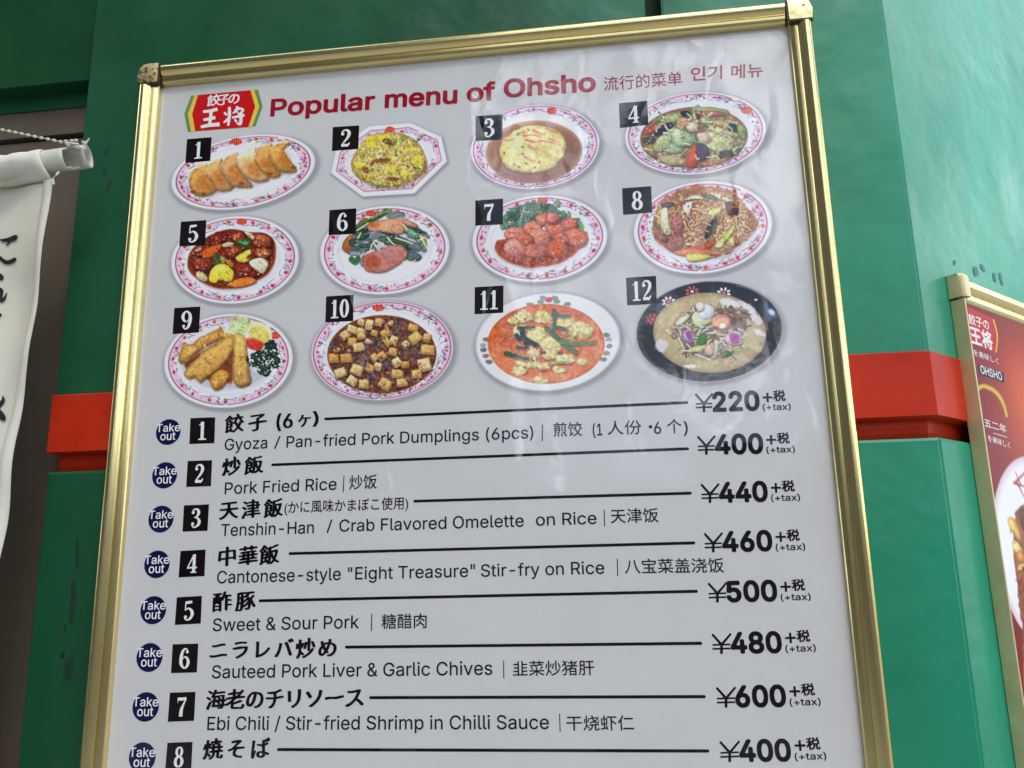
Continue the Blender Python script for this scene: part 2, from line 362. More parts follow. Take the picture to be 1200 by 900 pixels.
def d_rice(p, pl):
    O = [(430, 92), (795, 62), (1070, 188), (1118, 408), (828, 690), (375, 718), (93, 510), (138, 300)]
    plate_base(p, pl, oct_=O, well=.62, nfl=14, band=(.70, .86), fl=.9, seal=-1.55)
    B = [(340, 290), (440, 185), (620, 150), (790, 190), (880, 270), (935, 400), (915, 500), (760, 600), (560, 635), (400, 590), (300, 510), (275, 400)]
    p.poly([(x+6, y+14) for x, y in B], (128, 112, 84), soft=30, a=.8)
    p.poly(B, (196, 174, 98), edge=(142, 118, 52), ew=70, lit=(.78, 1.1), tex=.3, ts=24, wob=8)
    ins = lambda x, y: ((x-610)/310)**2+((y-392)/225)**2 < 1
    p.spots(900, ins, [(214, 194, 116), (200, 180, 104), (168, 146, 70), (222, 206, 140), (188, 164, 82), (140, 116, 50), (206, 184, 96)], 7, 17, a=.75)
    for x, y, rx, ry in ((470, 255, 70, 32), (450, 205, 50, 22), (860, 400, 40, 55), (560, 190, 60, 20), (640, 480, 60, 30), (350, 440, 40, 26), (800, 300, 46, 22), (740, 520, 40, 20)):
        p.ell(x, y, rx, ry, (222, 196, 62), soft=16, wob=10, ts=18, tex=.1, lit=(.85, 1.1))
    for x, y, rx, ry, a in ((590, 230, 42, 26, .3), (640, 250, 36, 18, -.4), (540, 400, 82, 20, -.1), (400, 480, 34, 24, .8), (640, 560, 60, 18, 0), (460, 425, 30, 14, -1)):
        p.ell(x, y, rx, ry, (134, 76, 44), ang=a, soft=10, wob=6, edge=(100, 52, 30), ew=14, tex=.25, ts=12)
    for k in range(34):
        x, y = p.r.choice([(500, 330), (350, 335), (640, 340), (690, 500), (820, 230), (740, 590), (600, 240), (700, 220), (480, 600), (820, 470)])
        p.ell(x+p.r.gauss(0, 34), y+p.r.gauss(0, 16), p.r.uniform(9, 20), p.r.uniform(6, 12), p.r.choice([(74, 110, 40), (96, 128, 52), (56, 84, 40), (128, 150, 80)]), ang=p.r.uniform(-1, 1), soft=6, wob=4)
    p.spots(260, ins, [(112, 84, 34), (96, 78, 34), (232, 218, 160)], 4, 8, a=.6)
    return p.sd_poly((slice(None), slice(None)), cat(B, 4))
def d_tenshin(p, pl):
    plate_base(p, pl, well=.78, band=(.83, .955), nfl=22, fl=.6, seal=-1.3, purple=(120, 44, 86))
    f = (slice(None), slice(None))
    sp = p.sd_ell(f, 605, 445, 400, 260, -.06)
    p.ell(605, 445, 400, 260, (140, 98, 76), ang=-.06, soft=10, edge=(168, 132, 106), ew=36, tex=.05, ts=80, lit=(.82, 1.12))
    p.ell(560, 640, 240, 50, (122, 74, 68), soft=60, a=.7)
    B = [(320, 440), (345, 360), (430, 280), (560, 230), (700, 235), (820, 290), (868, 370), (850, 470), (740, 580), (600, 615), (420, 590), (345, 520)]
    p.poly([(x, y+14) for x, y in B], (100, 60, 50), soft=26, a=.8)
    p.poly(B, (216, 202, 132), edge=(190, 166, 92), ew=36, lit=(.84, 1.08), tex=.10, ts=40, wob=6)
    ins = lambda x, y: ((x-595)/250)**2+((y-422)/170)**2 < 1
    p.spots(130, ins, [(228, 220, 160), (206, 188, 108), (198, 178, 96), (234, 226, 176)], 12, 34, a=.5, soft=12)
    for pts in ([(360, 350), (400, 360), (440, 345)], [(520, 320), (600, 310), (670, 330)], [(540, 350), (610, 370), (680, 360)], [(650, 350), (760, 370), (830, 390)], [(700, 250), (760, 275), (810, 280)], [(530, 480), (570, 505), (610, 520)], [(560, 390), (600, 415), (650, 420)], [(480, 300), (520, 290), (545, 300)], [(600, 270), (650, 300), (700, 300)], [(730, 330), (790, 350), (820, 350)]):
        for k in range(3):
            o = p.r.uniform(-14, 14); p.line([(x+p.r.uniform(-8, 8), y+o) for x, y in pts], p.r.uniform(7, 15), p.r.choice([(208, 110, 92), (196, 84, 74), (216, 140, 112), (198, 96, 100)]), w2=4, a=.75, soft=7, wob=3)
    for x, y in ((560, 262), (512, 405), (512, 462), (540, 540), (360, 455), (650, 530), (440, 548), (610, 575), (480, 570), (470, 300)):
        p.ell(x, y, 13, 9, (104, 110, 52), ang=p.r.random()*3, soft=8, a=.9)
    p.spots(14, lambda x, y: ((x-605)/370)**2+((y-445)/240)**2 < 1 and not ins(x, y), [(168, 120, 100), (172, 116, 84)], 5, 12, a=.6)
    return sp
def shreds(p, n, box, cols, w=(8, 16), L=(50, 120), bend=26, a=1, inside=None, ang=None):
    for _ in range(n):
        x, y = p.r.uniform(box[0], box[2]), p.r.uniform(box[1], box[3])
        if inside and not inside(x, y): continue
        t = p.r.uniform(0, 3.14) if ang is None else p.r.gauss(ang, .5); l = p.r.uniform(*L)/2
        c = p.r.choice(cols); ww = p.r.uniform(*w)
        pts = [(x-l*math.cos(t), y-l*math.sin(t)), (x+p.r.uniform(-bend, bend), y+p.r.uniform(-bend, bend)), (x+l*math.cos(t), y+l*math.sin(t))]
        p.line([(q[0]+4, q[1]+5) for q in pts], ww+4, tuple(v*.45 for v in c), a=.5*a, soft=6)
        p.line(pts, ww, c, w2=ww*.6, a=a, soft=4, tex=.12, ts=10)
def d_hassai(p, pl):
    plate_base(p, pl, well=.80, band=(.84, .945), nfl=24, fl=.55, seal=-.62, purple=(124, 50, 96))
    f = (slice(None), slice(None)); sp = p.sd_ell(f, 605, 396, 410, 231, -.05)
    p.ell(605, 396, 410, 231, (142, 116, 78), ang=-.05, soft=8, edge=(120, 72, 48), ew=30, tex=.3, ts=60)
    ins = lambda x, y: ((x-605)/385)**2+((y-396)/208)**2 < 1
    shreds(p, 110, (210, 180, 1000, 610), [(156, 160, 112), (120, 138, 92), (178, 176, 130), (140, 110, 74), (92, 108, 74), (170, 150, 110)], w=(14, 30), L=(50, 110), inside=ins)
    L = lambda pts, c, **k: (p.poly([(x+6, y+9) for x, y in pts], tuple(v*.4 for v in c), soft=16, a=.7), p.poly(pts, c, edge=tuple(v*.75 for v in c), ew=18, lit=(.8, 1.15), tex=.12, ts=22, wob=5, **k))
    L([(420, 330), (500, 335), (520, 420), (430, 440), (400, 400)], (160, 178, 134)); L([(500, 350), (580, 360), (630, 430), (560, 470), (490, 440)], (136, 160, 118)); L([(330, 400), (400, 380), (430, 450), (380, 500), (290, 490)], (172, 176, 124)); L([(400, 450), (500, 440), (520, 500), (440, 520), (380, 500)], (150, 172, 138))
    L([(440, 350), (500, 345), (520, 450), (470, 460)], (186, 202, 160))
    L([(380, 240), (470, 210), (500, 260), (400, 290), (340, 270)], (158, 172, 112))
    L([(620, 180), (720, 165), (860, 190), (840, 230), (700, 210)], (156, 160, 104))
    L([(640, 205), (740, 190), (830, 205), (820, 225), (680, 232)], (182, 112, 92))
    L([(205, 350), (300, 300), (380, 285), (330, 340), (240, 375)], (176, 74, 52))
    L([(300, 360), (390, 290), (455, 285), (430, 320), (330, 380)], (34, 34, 60))
    L([(500, 205), (550, 190), (580, 220), (530, 240)], (36, 30, 50))
    L([(210, 400), (300, 390), (300, 430), (230, 440)], (74, 72, 62))
    L([(470, 270), (520, 245), (565, 265), (550, 310), (490, 320)], (202, 150, 108))
    L([(640, 370), (740, 350), (830, 390), (900, 420), (880, 500), (760, 500), (660, 440)], (196, 196, 140))
    L([(630, 370), (700, 365), (740, 410), (690, 440), (640, 420)], (214, 178, 158))
    L([(760, 265), (880, 285), (870, 320), (770, 300)], (204, 160, 108))
    L([(725, 300), (800, 325), (945, 365), (935, 392), (800, 365), (728, 335)], (226, 208, 138))
    L([(870, 290), (935, 310), (930, 350), (870, 340)], (44, 44, 62))
    L([(940, 290), (1000, 330), (990, 410), (940, 380)], (128, 142, 84))
    L([(620, 450), (700, 460), (715, 550), (630, 575), (605, 510)], (74, 72, 86))
    L([(590, 465), (622, 470), (620, 610), (545, 615), (560, 540)], (208, 86, 62))
    shreds(p, 40, (300, 230, 950, 560), [(206, 208, 176), (188, 196, 150), (170, 180, 130), (216, 204, 170)], w=(8, 18), L=(30, 80), inside=ins, a=.8)
    L([(800, 510), (880, 490), (900, 530), (810, 560)], (72, 62, 56))
    L([(330, 540), (470, 530), (545, 590), (420, 610)], (178, 160, 118))
    L([(640, 590), (790, 565), (880, 545), (800, 590), (680, 612)], (186, 120, 62))
    p.ell(592, 322, 50, 43, (60, 56, 50), soft=16, a=.8); p.ell(592, 315, 48, 40, (214, 202, 178), edge=(158, 142, 116), ew=26, lit=(.82, 1.12))
    p.ell(676, 268, 20, 18, (214, 206, 186), edge=(150, 140, 120), ew=12); p.ell(638, 240, 16, 22, (92, 40, 44), soft=8)
    p.spots(120, ins, [(226, 220, 196), (196, 196, 160), (90, 66, 46)], 3, 9, a=.6)
    return sp
def d_subuta(p, pl):
    plate_base(p, pl, well=.70, nfl=18, seal=-1.48)
    f = (slice(None), slice(None))
    B = [(210, 430), (250, 330), (390, 220), (560, 165), (720, 190), (850, 200), (930, 270), (935, 420), (880, 530), (790, 590), (640, 650), (470, 658), (340, 610), (230, 520)]
    p.poly([(x+4, y+10) for x, y in B], (140, 110, 110), soft=26, a=.7)
    p.poly(B, (104, 38, 20), edge=(140, 52, 24), ew=26, tex=.25, ts=40, soft=6)
    def meat(cx, cy, rx, ry, a=0, c=(132, 48, 28)):
        p.ell(cx+6, cy+12, rx, ry, (48, 14, 10), ang=a, soft=22, a=.8)
        p.ell(cx, cy, rx, ry, c, ang=a, edge=(74, 22, 14), ew=26, lit=(.65, 1.25), wob=11, ts=30, tex=.22)
        for _ in range(10):
            t = p.r.uniform(0, 6.28); q = p.r.uniform(0, .65)
            p.ell(cx+rx*q*math.cos(t), cy+ry*q*math.sin(t)-6, p.r.uniform(6, 16), p.r.uniform(4, 9), p.r.choice([(188, 96, 52), (206, 130, 86), (226, 176, 140), (90, 30, 20), (164, 66, 34)]), ang=p.r.random()*3, soft=7, a=.8)
    meat(455, 250, 80, 58, -.4, (120, 30, 24)); meat(625, 235, 66, 50, .1, (140, 52, 30)); meat(825, 265, 92, 68, .2, (158, 84, 48)); meat(835, 365, 80, 52, 0, (164, 82, 38))
    meat(590, 350, 86, 62, .1, (126, 44, 26)); meat(335, 450, 92, 78, .2, (134, 46, 30)); meat(705, 510, 106, 66, .15, (120, 36, 24)); meat(300, 360, 46, 40, 0, (110, 40, 26))
    V = lambda pts, c, **k: (p.poly([(x+5, y+10) for x, y in pts], (50, 18, 12), soft=14, a=.7), p.poly(pts, c, edge=tuple(v*.78 for v in c), ew=16, lit=(.84, 1.12), tex=.06, ts=20, wob=2, **k))
    V([(330, 350), (400, 310), (490, 290), (480, 330), (400, 400), (340, 400)], (206, 84, 30))
    V([(680, 190), (725, 195), (768, 235), (740, 250)], (216, 200, 158)); V([(490, 300), (540, 275), (600, 285), (540, 315)], (206, 188, 146))
    V([(605, 270), (650, 250), (730, 262), (715, 320), (680, 325), (640, 295)], (38, 92, 40)); p.line([(640, 265), (690, 290), (710, 275)], 8, (116, 172, 110), soft=6)
    V([(610, 400), (720, 335), (735, 370), (700, 395), (720, 430), (650, 440)], (222, 198, 74))
    V([(720, 440), (790, 405), (850, 415), (878, 460), (830, 535), (770, 500)], (220, 212, 184)); p.line([(770, 440), (830, 500)], 5, (180, 168, 138)); p.line([(800, 425), (855, 480)], 5, (184, 172, 140))
    V([(425, 350), (460, 400), (485, 450), (440, 470), (418, 420)], (54, 84, 44)); V([(480, 390), (515, 400), (520, 450), (490, 450)], (142, 146, 74))
    V([(390, 560), (410, 500), (470, 455), (550, 470), (592, 530), (580, 590), (530, 600), (480, 580), (440, 612), (395, 600)], (226, 200, 58), ); p.ell(480, 500, 42, 18, (244, 228, 120), ang=-.4, soft=18, a=.8)
    V([(540, 625), (620, 580), (730, 565), (780, 600), (700, 635), (600, 648)], (222, 120, 34)); V([(280, 530), (320, 515), (372, 560), (360, 600), (300, 580)], (206, 186, 142)); V([(270, 345), (310, 315), (330, 335), (290, 355)], (206, 160, 140))
    V([(530, 430), (570, 425), (590, 470), (560, 480)], (196, 124, 44))
    p.spots(110, lambda x, y: ((x-575)/340)**2+((y-410)/225)**2 < 1, [(236, 206, 176), (222, 150, 100), (60, 16, 10)], 3, 8, a=.75)
    return p.sd_poly(f, cat(B, 4))
def d_liver(p, pl):
    plate_base(p, pl, well=.72, nfl=18, seal=-1.85)
    f = (slice(None), slice(None))
    p.poly([(250, 430), (330, 480), (420, 600), (600, 640), (780, 540), (900, 530), (960, 420), (800, 300)], (150, 152, 168), soft=50, a=.55)
    G = [(52, 84, 66), (70, 104, 84), (38, 66, 46), (90, 122, 96), (64, 92, 90)]
    def leafy(pts, w, c): p.line([(x+5, y+7) for x, y in pts], w+5, (24, 34, 34), soft=8, a=.6); p.line(pts, w, c, w2=w*.55, soft=5, tex=.18, ts=16, wob=3)
    V = lambda pts, c, **k: (p.poly([(x+5, y+9) for x, y in pts], (50, 30, 26), soft=14, a=.6), p.poly(pts, c, edge=tuple(v*.72 for v in c), ew=18, lit=(.84, 1.12), tex=.1, ts=16, wob=4, **k))
    V([(370, 240), (440, 180), (470, 200), (420, 270), (370, 290)], (128, 96, 54))
    V([(255, 400), (290, 340), (340, 320), (350, 420), (320, 480), (260, 440)], (160, 92, 44))
    for pts, w, c in [([(620, 120), (540, 170), (440, 230), (380, 270)], 40, (44, 82, 40)), ([(650, 115), (560, 150), (500, 190)], 26, (108, 128, 66)), ([(380, 310), (440, 290), (500, 260)], 46, (34, 64, 34)), ([(330, 380), (400, 350), (480, 330)], 52, (36, 66, 48)), ([(350, 440), (430, 420), (500, 400)], 60, (58, 84, 82)), ([(330, 520), (360, 540), (380, 510)], 46, (40, 98, 44)), ([(640, 160), (700, 150), (745, 150)], 46, (104, 122, 116)), ([(780, 240), (850, 310), (890, 370)], 44, (120, 158, 124)), ([(760, 230), (830, 250), (900, 290), (960, 330)], 30, (96, 132, 100)), ([(560, 320), (650, 330), (760, 380), (880, 420)], 66, (84, 106, 106)), ([(660, 340), (760, 430), (870, 500)], 64, (82, 102, 98)), ([(500, 330), (600, 310), (700, 330)], 50, (104, 118, 128)), ([(900, 320), (930, 370), (930, 440)], 36, (120, 128, 84)), ([(400, 490), (430, 440), (470, 420)], 40, (96, 116, 116)), ([(330, 470), (400, 480), (420, 560)], 30, (122, 132, 136)), ([(790, 500), (840, 520), (890, 500)], 34, (76, 96, 92))]:
        leafy(pts, w, c)
    for _ in range(26):
        x, y = p.r.uniform(320, 900), p.r.uniform(250, 480); leafy([(x-40, y-p.r.uniform(0, 20)), (x, y), (x+40, y+p.r.uniform(-10, 30))], p.r.uniform(14, 30), p.r.choice(G))
    V([(470, 235), (560, 200), (700, 185), (760, 210), (760, 300), (680, 310), (560, 290), (480, 285)], (206, 148, 116)); p.ell(520, 235, 50, 26, (176, 96, 44), soft=24, a=.85)
    V([(750, 175), (830, 210), (880, 240), (860, 260), (770, 230)], (200, 140, 110))
    V([(430, 500), (560, 440), (700, 400), (780, 440), (790, 500), (710, 570), (600, 625), (500, 628), (440, 600)], (186, 118, 104)); p.ell(500, 540, 66, 60, (148, 66, 36), soft=40, a=.8, tex=.35, ts=9); p.ell(640, 470, 110, 50, (164, 110, 116), soft=50, a=.6)
    for pts in ([(540, 365), (500, 400), (480, 470)], [(520, 395), (545, 430), (565, 445)], [(630, 340), (660, 380), (690, 400)], [(700, 345), (780, 370), (840, 395)], [(760, 545), (830, 545), (860, 530)], [(385, 345), (400, 320), (408, 300)], [(760, 235), (780, 260), (790, 270)], [(410, 500), (425, 480), (432, 465)], [(380, 280), (430, 250), (470, 220)], [(900, 330), (940, 400), (960, 440)], [(900, 360), (930, 340), (950, 350)]):
        p.line(pts, 13, (216, 204, 158), w2=8, soft=5)
    return p.sd_poly(f, cat([(250, 430), (330, 300), (430, 180), (600, 105), (745, 130), (880, 230), (960, 340), (930, 460), (780, 540), (600, 635), (440, 610), (320, 560)], 4))
def d_ebi(p, pl):
    plate_base(p, pl, well=.72, nfl=18, seal=-1.55)
    f = (slice(None), slice(None))
    B = [(240, 470), (260, 420), (330, 410), (900, 340), (985, 400), (930, 490), (780, 600), (600, 640), (480, 640), (330, 590), (260, 530)]
    p.poly([(x, y+10) for x, y in B], (150, 120, 120), soft=24, a=.6)
    p.poly(B, (148, 62, 34), edge=(176, 92, 56), ew=20, tex=.28, ts=30, wob=4)
    for _ in range(190):
        t = p.r.uniform(-3.05, -.1); q = p.r.uniform(.12, 1.08)**.6
        x, y = 610+305*q*math.cos(t), 335+225*q*math.sin(t)+p.r.uniform(0, 40)
        if x < 300 or (y < 215 and x > 760): continue
        c = p.r.choice([(92, 124, 98), (66, 98, 74), (118, 148, 118), (80, 122, 82), (54, 84, 62)])
        p.ell(x, y, p.r.uniform(20, 40), p.r.uniform(14, 26), c, ang=p.r.random()*3, edge=tuple(v*.7 for v in c), ew=14, wob=9, ts=16, soft=6, lit=(.8, 1.2))
    p.poly([(880, 250), (930, 270), (960, 320), (940, 350), (890, 330)], (92, 146, 92), wob=8, ts=14)
    def eb(cx, cy, rx, ry, a, c):
        p.ell(cx+4, cy+12, rx, ry, (104, 40, 30), ang=a, soft=20, a=.8)
        p.ell(cx, cy, rx, ry, c, ang=a, edge=tuple(v*.74 for v in c), ew=30, lit=(.75, 1.2), wob=9, ts=26, tex=.16)
        for _ in range(12):
            t = p.r.uniform(0, 6.28); q = p.r.uniform(0, .7)
            p.ell(cx+rx*q*math.cos(t), cy+ry*q*math.sin(t)-4, p.r.uniform(6, 14), p.r.uniform(4, 8), p.r.choice([(234, 176, 146), (222, 142, 108), (188, 88, 62), (170, 66, 46)]), ang=p.r.random()*3, soft=7, a=.7)
        p.line([(cx-rx*.6, cy+ry*.2), (cx, cy-ry*.15), (cx+rx*.55, cy+ry*.1)], 7, tuple(v*.72 for v in c), soft=7, a=.6)
    for a in ((630, 255, 62, 42, -.3, (204, 104, 84)), (840, 290, 66, 44, .2, (198, 100, 78)), (540, 330, 70, 54, -.4, (208, 122, 96)), (720, 330, 74, 56, .1, (202, 108, 82)), (400, 365, 80, 46, -.1, (210, 130, 108)), (600, 400, 84, 64, .3, (212, 132, 104)), (890, 400, 92, 66, .3, (204, 104, 80)), (760, 410, 70, 52, 0, (188, 98, 84)), (480, 420, 70, 50, .2, (196, 112, 92)), (700, 250, 56, 40, 0, (204, 104, 82)), (400, 490, 84, 72, .5, (206, 132, 120)), (570, 510, 90, 58, 0, (196, 112, 90)), (740, 500, 88, 68, .1, (190, 92, 48))): eb(a[0], a[1], a[2]*1.08, a[3]*1.1, *a[4:])
    p.ell(600, 482, 70, 24, (156, 84, 96), soft=26, a=.6); p.ell(700, 410, 24, 20, (120, 66, 76), soft=16, a=.8)
    for _ in range(60): 
        x = p.r.uniform(330, 860); y = 600-abs(x-560)*.22+p.r.uniform(-20, 22)
        p.ell(x, y, p.r.uniform(8, 20), p.r.uniform(5, 10), p.r.choice([(176, 92, 66), (126, 44, 28), (190, 110, 84), (150, 60, 40)]), soft=6, a=.8)
    return np.maximum(p.sd_poly(f, cat(B, 4)), p.sd_poly(f, cat([(300, 380), (300, 290), (420, 180), (590, 95), (740, 95), (780, 220), (900, 240), (960, 330), (900, 420), (500, 480)], 4)))
def d_yakisoba(p, pl):
    plate_base(p, pl, well=.74, nfl=22, seal=-1.72, fl=1.0)
    f = (slice(None), slice(None))
    B = [(285, 440), (300, 280), (350, 190), (470, 120), (600, 90), (760, 95), (880, 130), (960, 220), (1060, 330), (1040, 420), (930, 520), (820, 600), (650, 610), (500, 600), (380, 550)]
    p.poly([(x+4, y+10) for x, y in B], (150, 140, 150), soft=30, a=.7)
    p.poly(B, (150, 102, 62), tex=.3, ts=30, wob=14)
    ins = lambda x, y: ((x-660)/335)**2+((y-350)/222)**2 < 1
    N = [(196, 148, 98), (214, 172, 122), (178, 124, 76), (222, 190, 146), (160, 98, 56), (190, 132, 84)]
    shreds(p, 420, (300, 110, 1050, 600), N, w=(9, 15), L=(50, 120), bend=34, inside=ins)
    V = lambda pts, c, **k: (p.poly([(x+5, y+9) for x, y in pts], (66, 36, 24), soft=14, a=.7), p.poly(pts, c, edge=tuple(v*.74 for v in c), ew=16, lit=(.84, 1.12), tex=.12, ts=16, wob=4, **k))
    V([(340, 220), (400, 200), (450, 215), (380, 250)], (84, 58, 70)); V([(345, 260), (390, 250), (400, 340), (420, 440), (360, 430), (340, 350)], (214, 208, 166))
    V([(500, 190), (600, 150), (700, 190), (660, 180), (580, 180)], (218, 216, 186)); V([(505, 230), (575, 200), (560, 290), (540, 310)], (222, 214, 196)); V([(650, 150), (720, 150), (800, 180), (700, 175)], (96, 112, 66)); V([(720, 130), (860, 170), (860, 210), (760, 170)], (206, 196, 150))
    V([(690, 290), (720, 250), (800, 240), (780, 280), (720, 325)], (202, 200, 110)); V([(820, 210), (870, 200), (920, 250), (900, 300), (840, 290)], (72, 26, 24))
    V([(415, 350), (450, 300), (500, 310), (505, 400), (500, 450), (450, 440)], (162, 96, 92)); V([(380, 500), (440, 440), (510, 460), (500, 530), (430, 555), (390, 540)], (158, 96, 84)); V([(290, 450), (350, 440), (400, 470), (370, 495)], (150, 94, 86))
    V([(675, 400), (720, 340), (750, 295), (758, 380), (720, 440), (670, 470)], (30, 34, 32)); V([(800, 470), (860, 380), (885, 340), (880, 420), (800, 520), (755, 555), (770, 500)], (198, 202, 92)); V([(740, 530), (810, 460), (800, 530)], (214, 214, 130))
    V([(530, 540), (660, 510), (750, 470), (700, 540), (600, 560)], (196, 76, 34)); V([(440, 570), (560, 545), (760, 560), (770, 590), (600, 590), (500, 595)], (206, 112, 66)); V([(530, 600), (600, 580), (700, 590), (690, 620), (560, 640)], (208, 196, 98))
    V([(990, 260), (1010, 280), (1000, 310)], (196, 60, 60)); V([(840, 480), (890, 460), (910, 500), (870, 530)], (196, 188, 126))
    shreds(p, 110, (560, 230, 1040, 560), N, w=(7, 12), L=(50, 110), bend=40, inside=lambda x, y: ins(x, y) and (x > 880 or 540 < x < 680 and 260 < y < 460))
    p.spots(90, ins, [(84, 42, 24), (66, 34, 22)], 5, 10, a=.7)
    p.ell(585, 345, 46, 44, (0, 0, 0), a=0)
    return p.sd_poly(f, cat(B, 4))
def d_fry(p, pl):
    plate_base(p, pl, well=.72, nfl=20, seal=-.62, fl=.9)
    f = (slice(None), slice(None))
    p.poly([(180, 480), (300, 400), (700, 500), (880, 600), (760, 690), (480, 720), (260, 620)], (150, 152, 160), soft=50, a=.6)
    for _ in range(130):
        x, y = p.r.gauss(680, 55), p.r.gauss(195, 38)
        p.ell(x, y, p.r.uniform(12, 28), p.r.uniform(5, 11), p.r.choice([(196, 208, 150), (176, 194, 120), (214, 220, 176), (158, 184, 108)]), ang=p.r.uniform(-1, 1), soft=6, a=.85)
    p.ell(845, 245, 108, 82, (222, 224, 178), ang=.5, edge=(206, 200, 130), ew=16); p.ell(840, 262, 88, 66, (206, 190, 96), ang=.5, soft=10, tex=.12, ts=30)
    p.poly([(730, 300), (790, 290), (880, 330), (850, 395), (770, 385), (735, 350)], (188, 56, 40), edge=(214, 100, 76), ew=12, tex=.12, ts=14, lit=(.85, 1.1)); p.line([(735, 300), (800, 295), (885, 335)], 12, (214, 118, 84), soft=6)
    def fry(pts, c=(206, 152, 72)):
        p.poly([(x+8, y+14) for x, y in pts], (96, 52, 20), soft=22, a=.9, wob=6)
        p.poly(pts, c, edge=tuple(v*.7 for v in c), ew=30, lit=(.8, 1.15), tex=.14, ts=24, wob=9)
        P = np.array(pts, float); c0 = P.mean(0)
        for _ in range(46):
            w = np.array([p.r.random() for _ in P])**3; w /= w.sum(); q = w@P*.86+c0*.14
            p.ell(q[0], q[1], p.r.uniform(7, 20), p.r.uniform(5, 13), p.r.choice([(226, 184, 104), (216, 170, 90), (178, 116, 48), (236, 204, 136), (164, 102, 40)]), ang=p.r.random()*3, soft=7, a=.6)
    p.poly([(220, 520), (420, 370), (560, 300), (640, 310), (620, 640), (560, 660), (420, 640)], (112, 50, 24), soft=20, a=.95, tex=.3, ts=24)
    fry([(170, 470), (215, 330), (270, 345), (360, 280), (470, 230), (525, 210), (510, 290), (420, 340), (300, 420), (230, 490)])
    fry([(495, 250), (520, 190), (530, 240), (640, 260), (600, 290), (530, 300)], (200, 142, 60))
    fry([(215, 570), (300, 480), (380, 400), (470, 350), (610, 260), (630, 330), (590, 440), (500, 540), (400, 610), (350, 650), (300, 610), (250, 620)], (208, 158, 80))
    fry([(440, 610), (500, 560), (570, 560), (585, 620), (520, 700), (470, 715), (435, 670)], (210, 150, 58))
    fry([(625, 270), (680, 255), (725, 300), (735, 420), (750, 540), (765, 650), (700, 690), (640, 670), (615, 560), (625, 440)], (210, 162, 88))
    for _ in range(420):
        cx, cy, r = p.r.choice([(800, 470, 66), (930, 400, 74), (880, 560, 52), (960, 490, 56), (850, 450, 60), (935, 350, 44)])
        t = p.r.uniform(0, 6.28); q = math.sqrt(p.r.random())
        p.ell(cx+r*q*math.cos(t), cy+r*q*math.sin(t)*.95, p.r.uniform(7, 15), p.r.uniform(5, 10), p.r.choice([(20, 38, 26), (30, 54, 38), (14, 26, 20), (44, 70, 50), (24, 44, 34)]), ang=p.r.random()*3, soft=5)
    S = p.sd_poly(f, cat([(165, 475), (215, 325), (360, 275), (520, 185), (620, 130), (760, 120), (950, 230), (960, 310), (1000, 430), (960, 560), (860, 610), (775, 560), (770, 670), (640, 690), (470, 720), (400, 630), (220, 610)], 4))
    return S
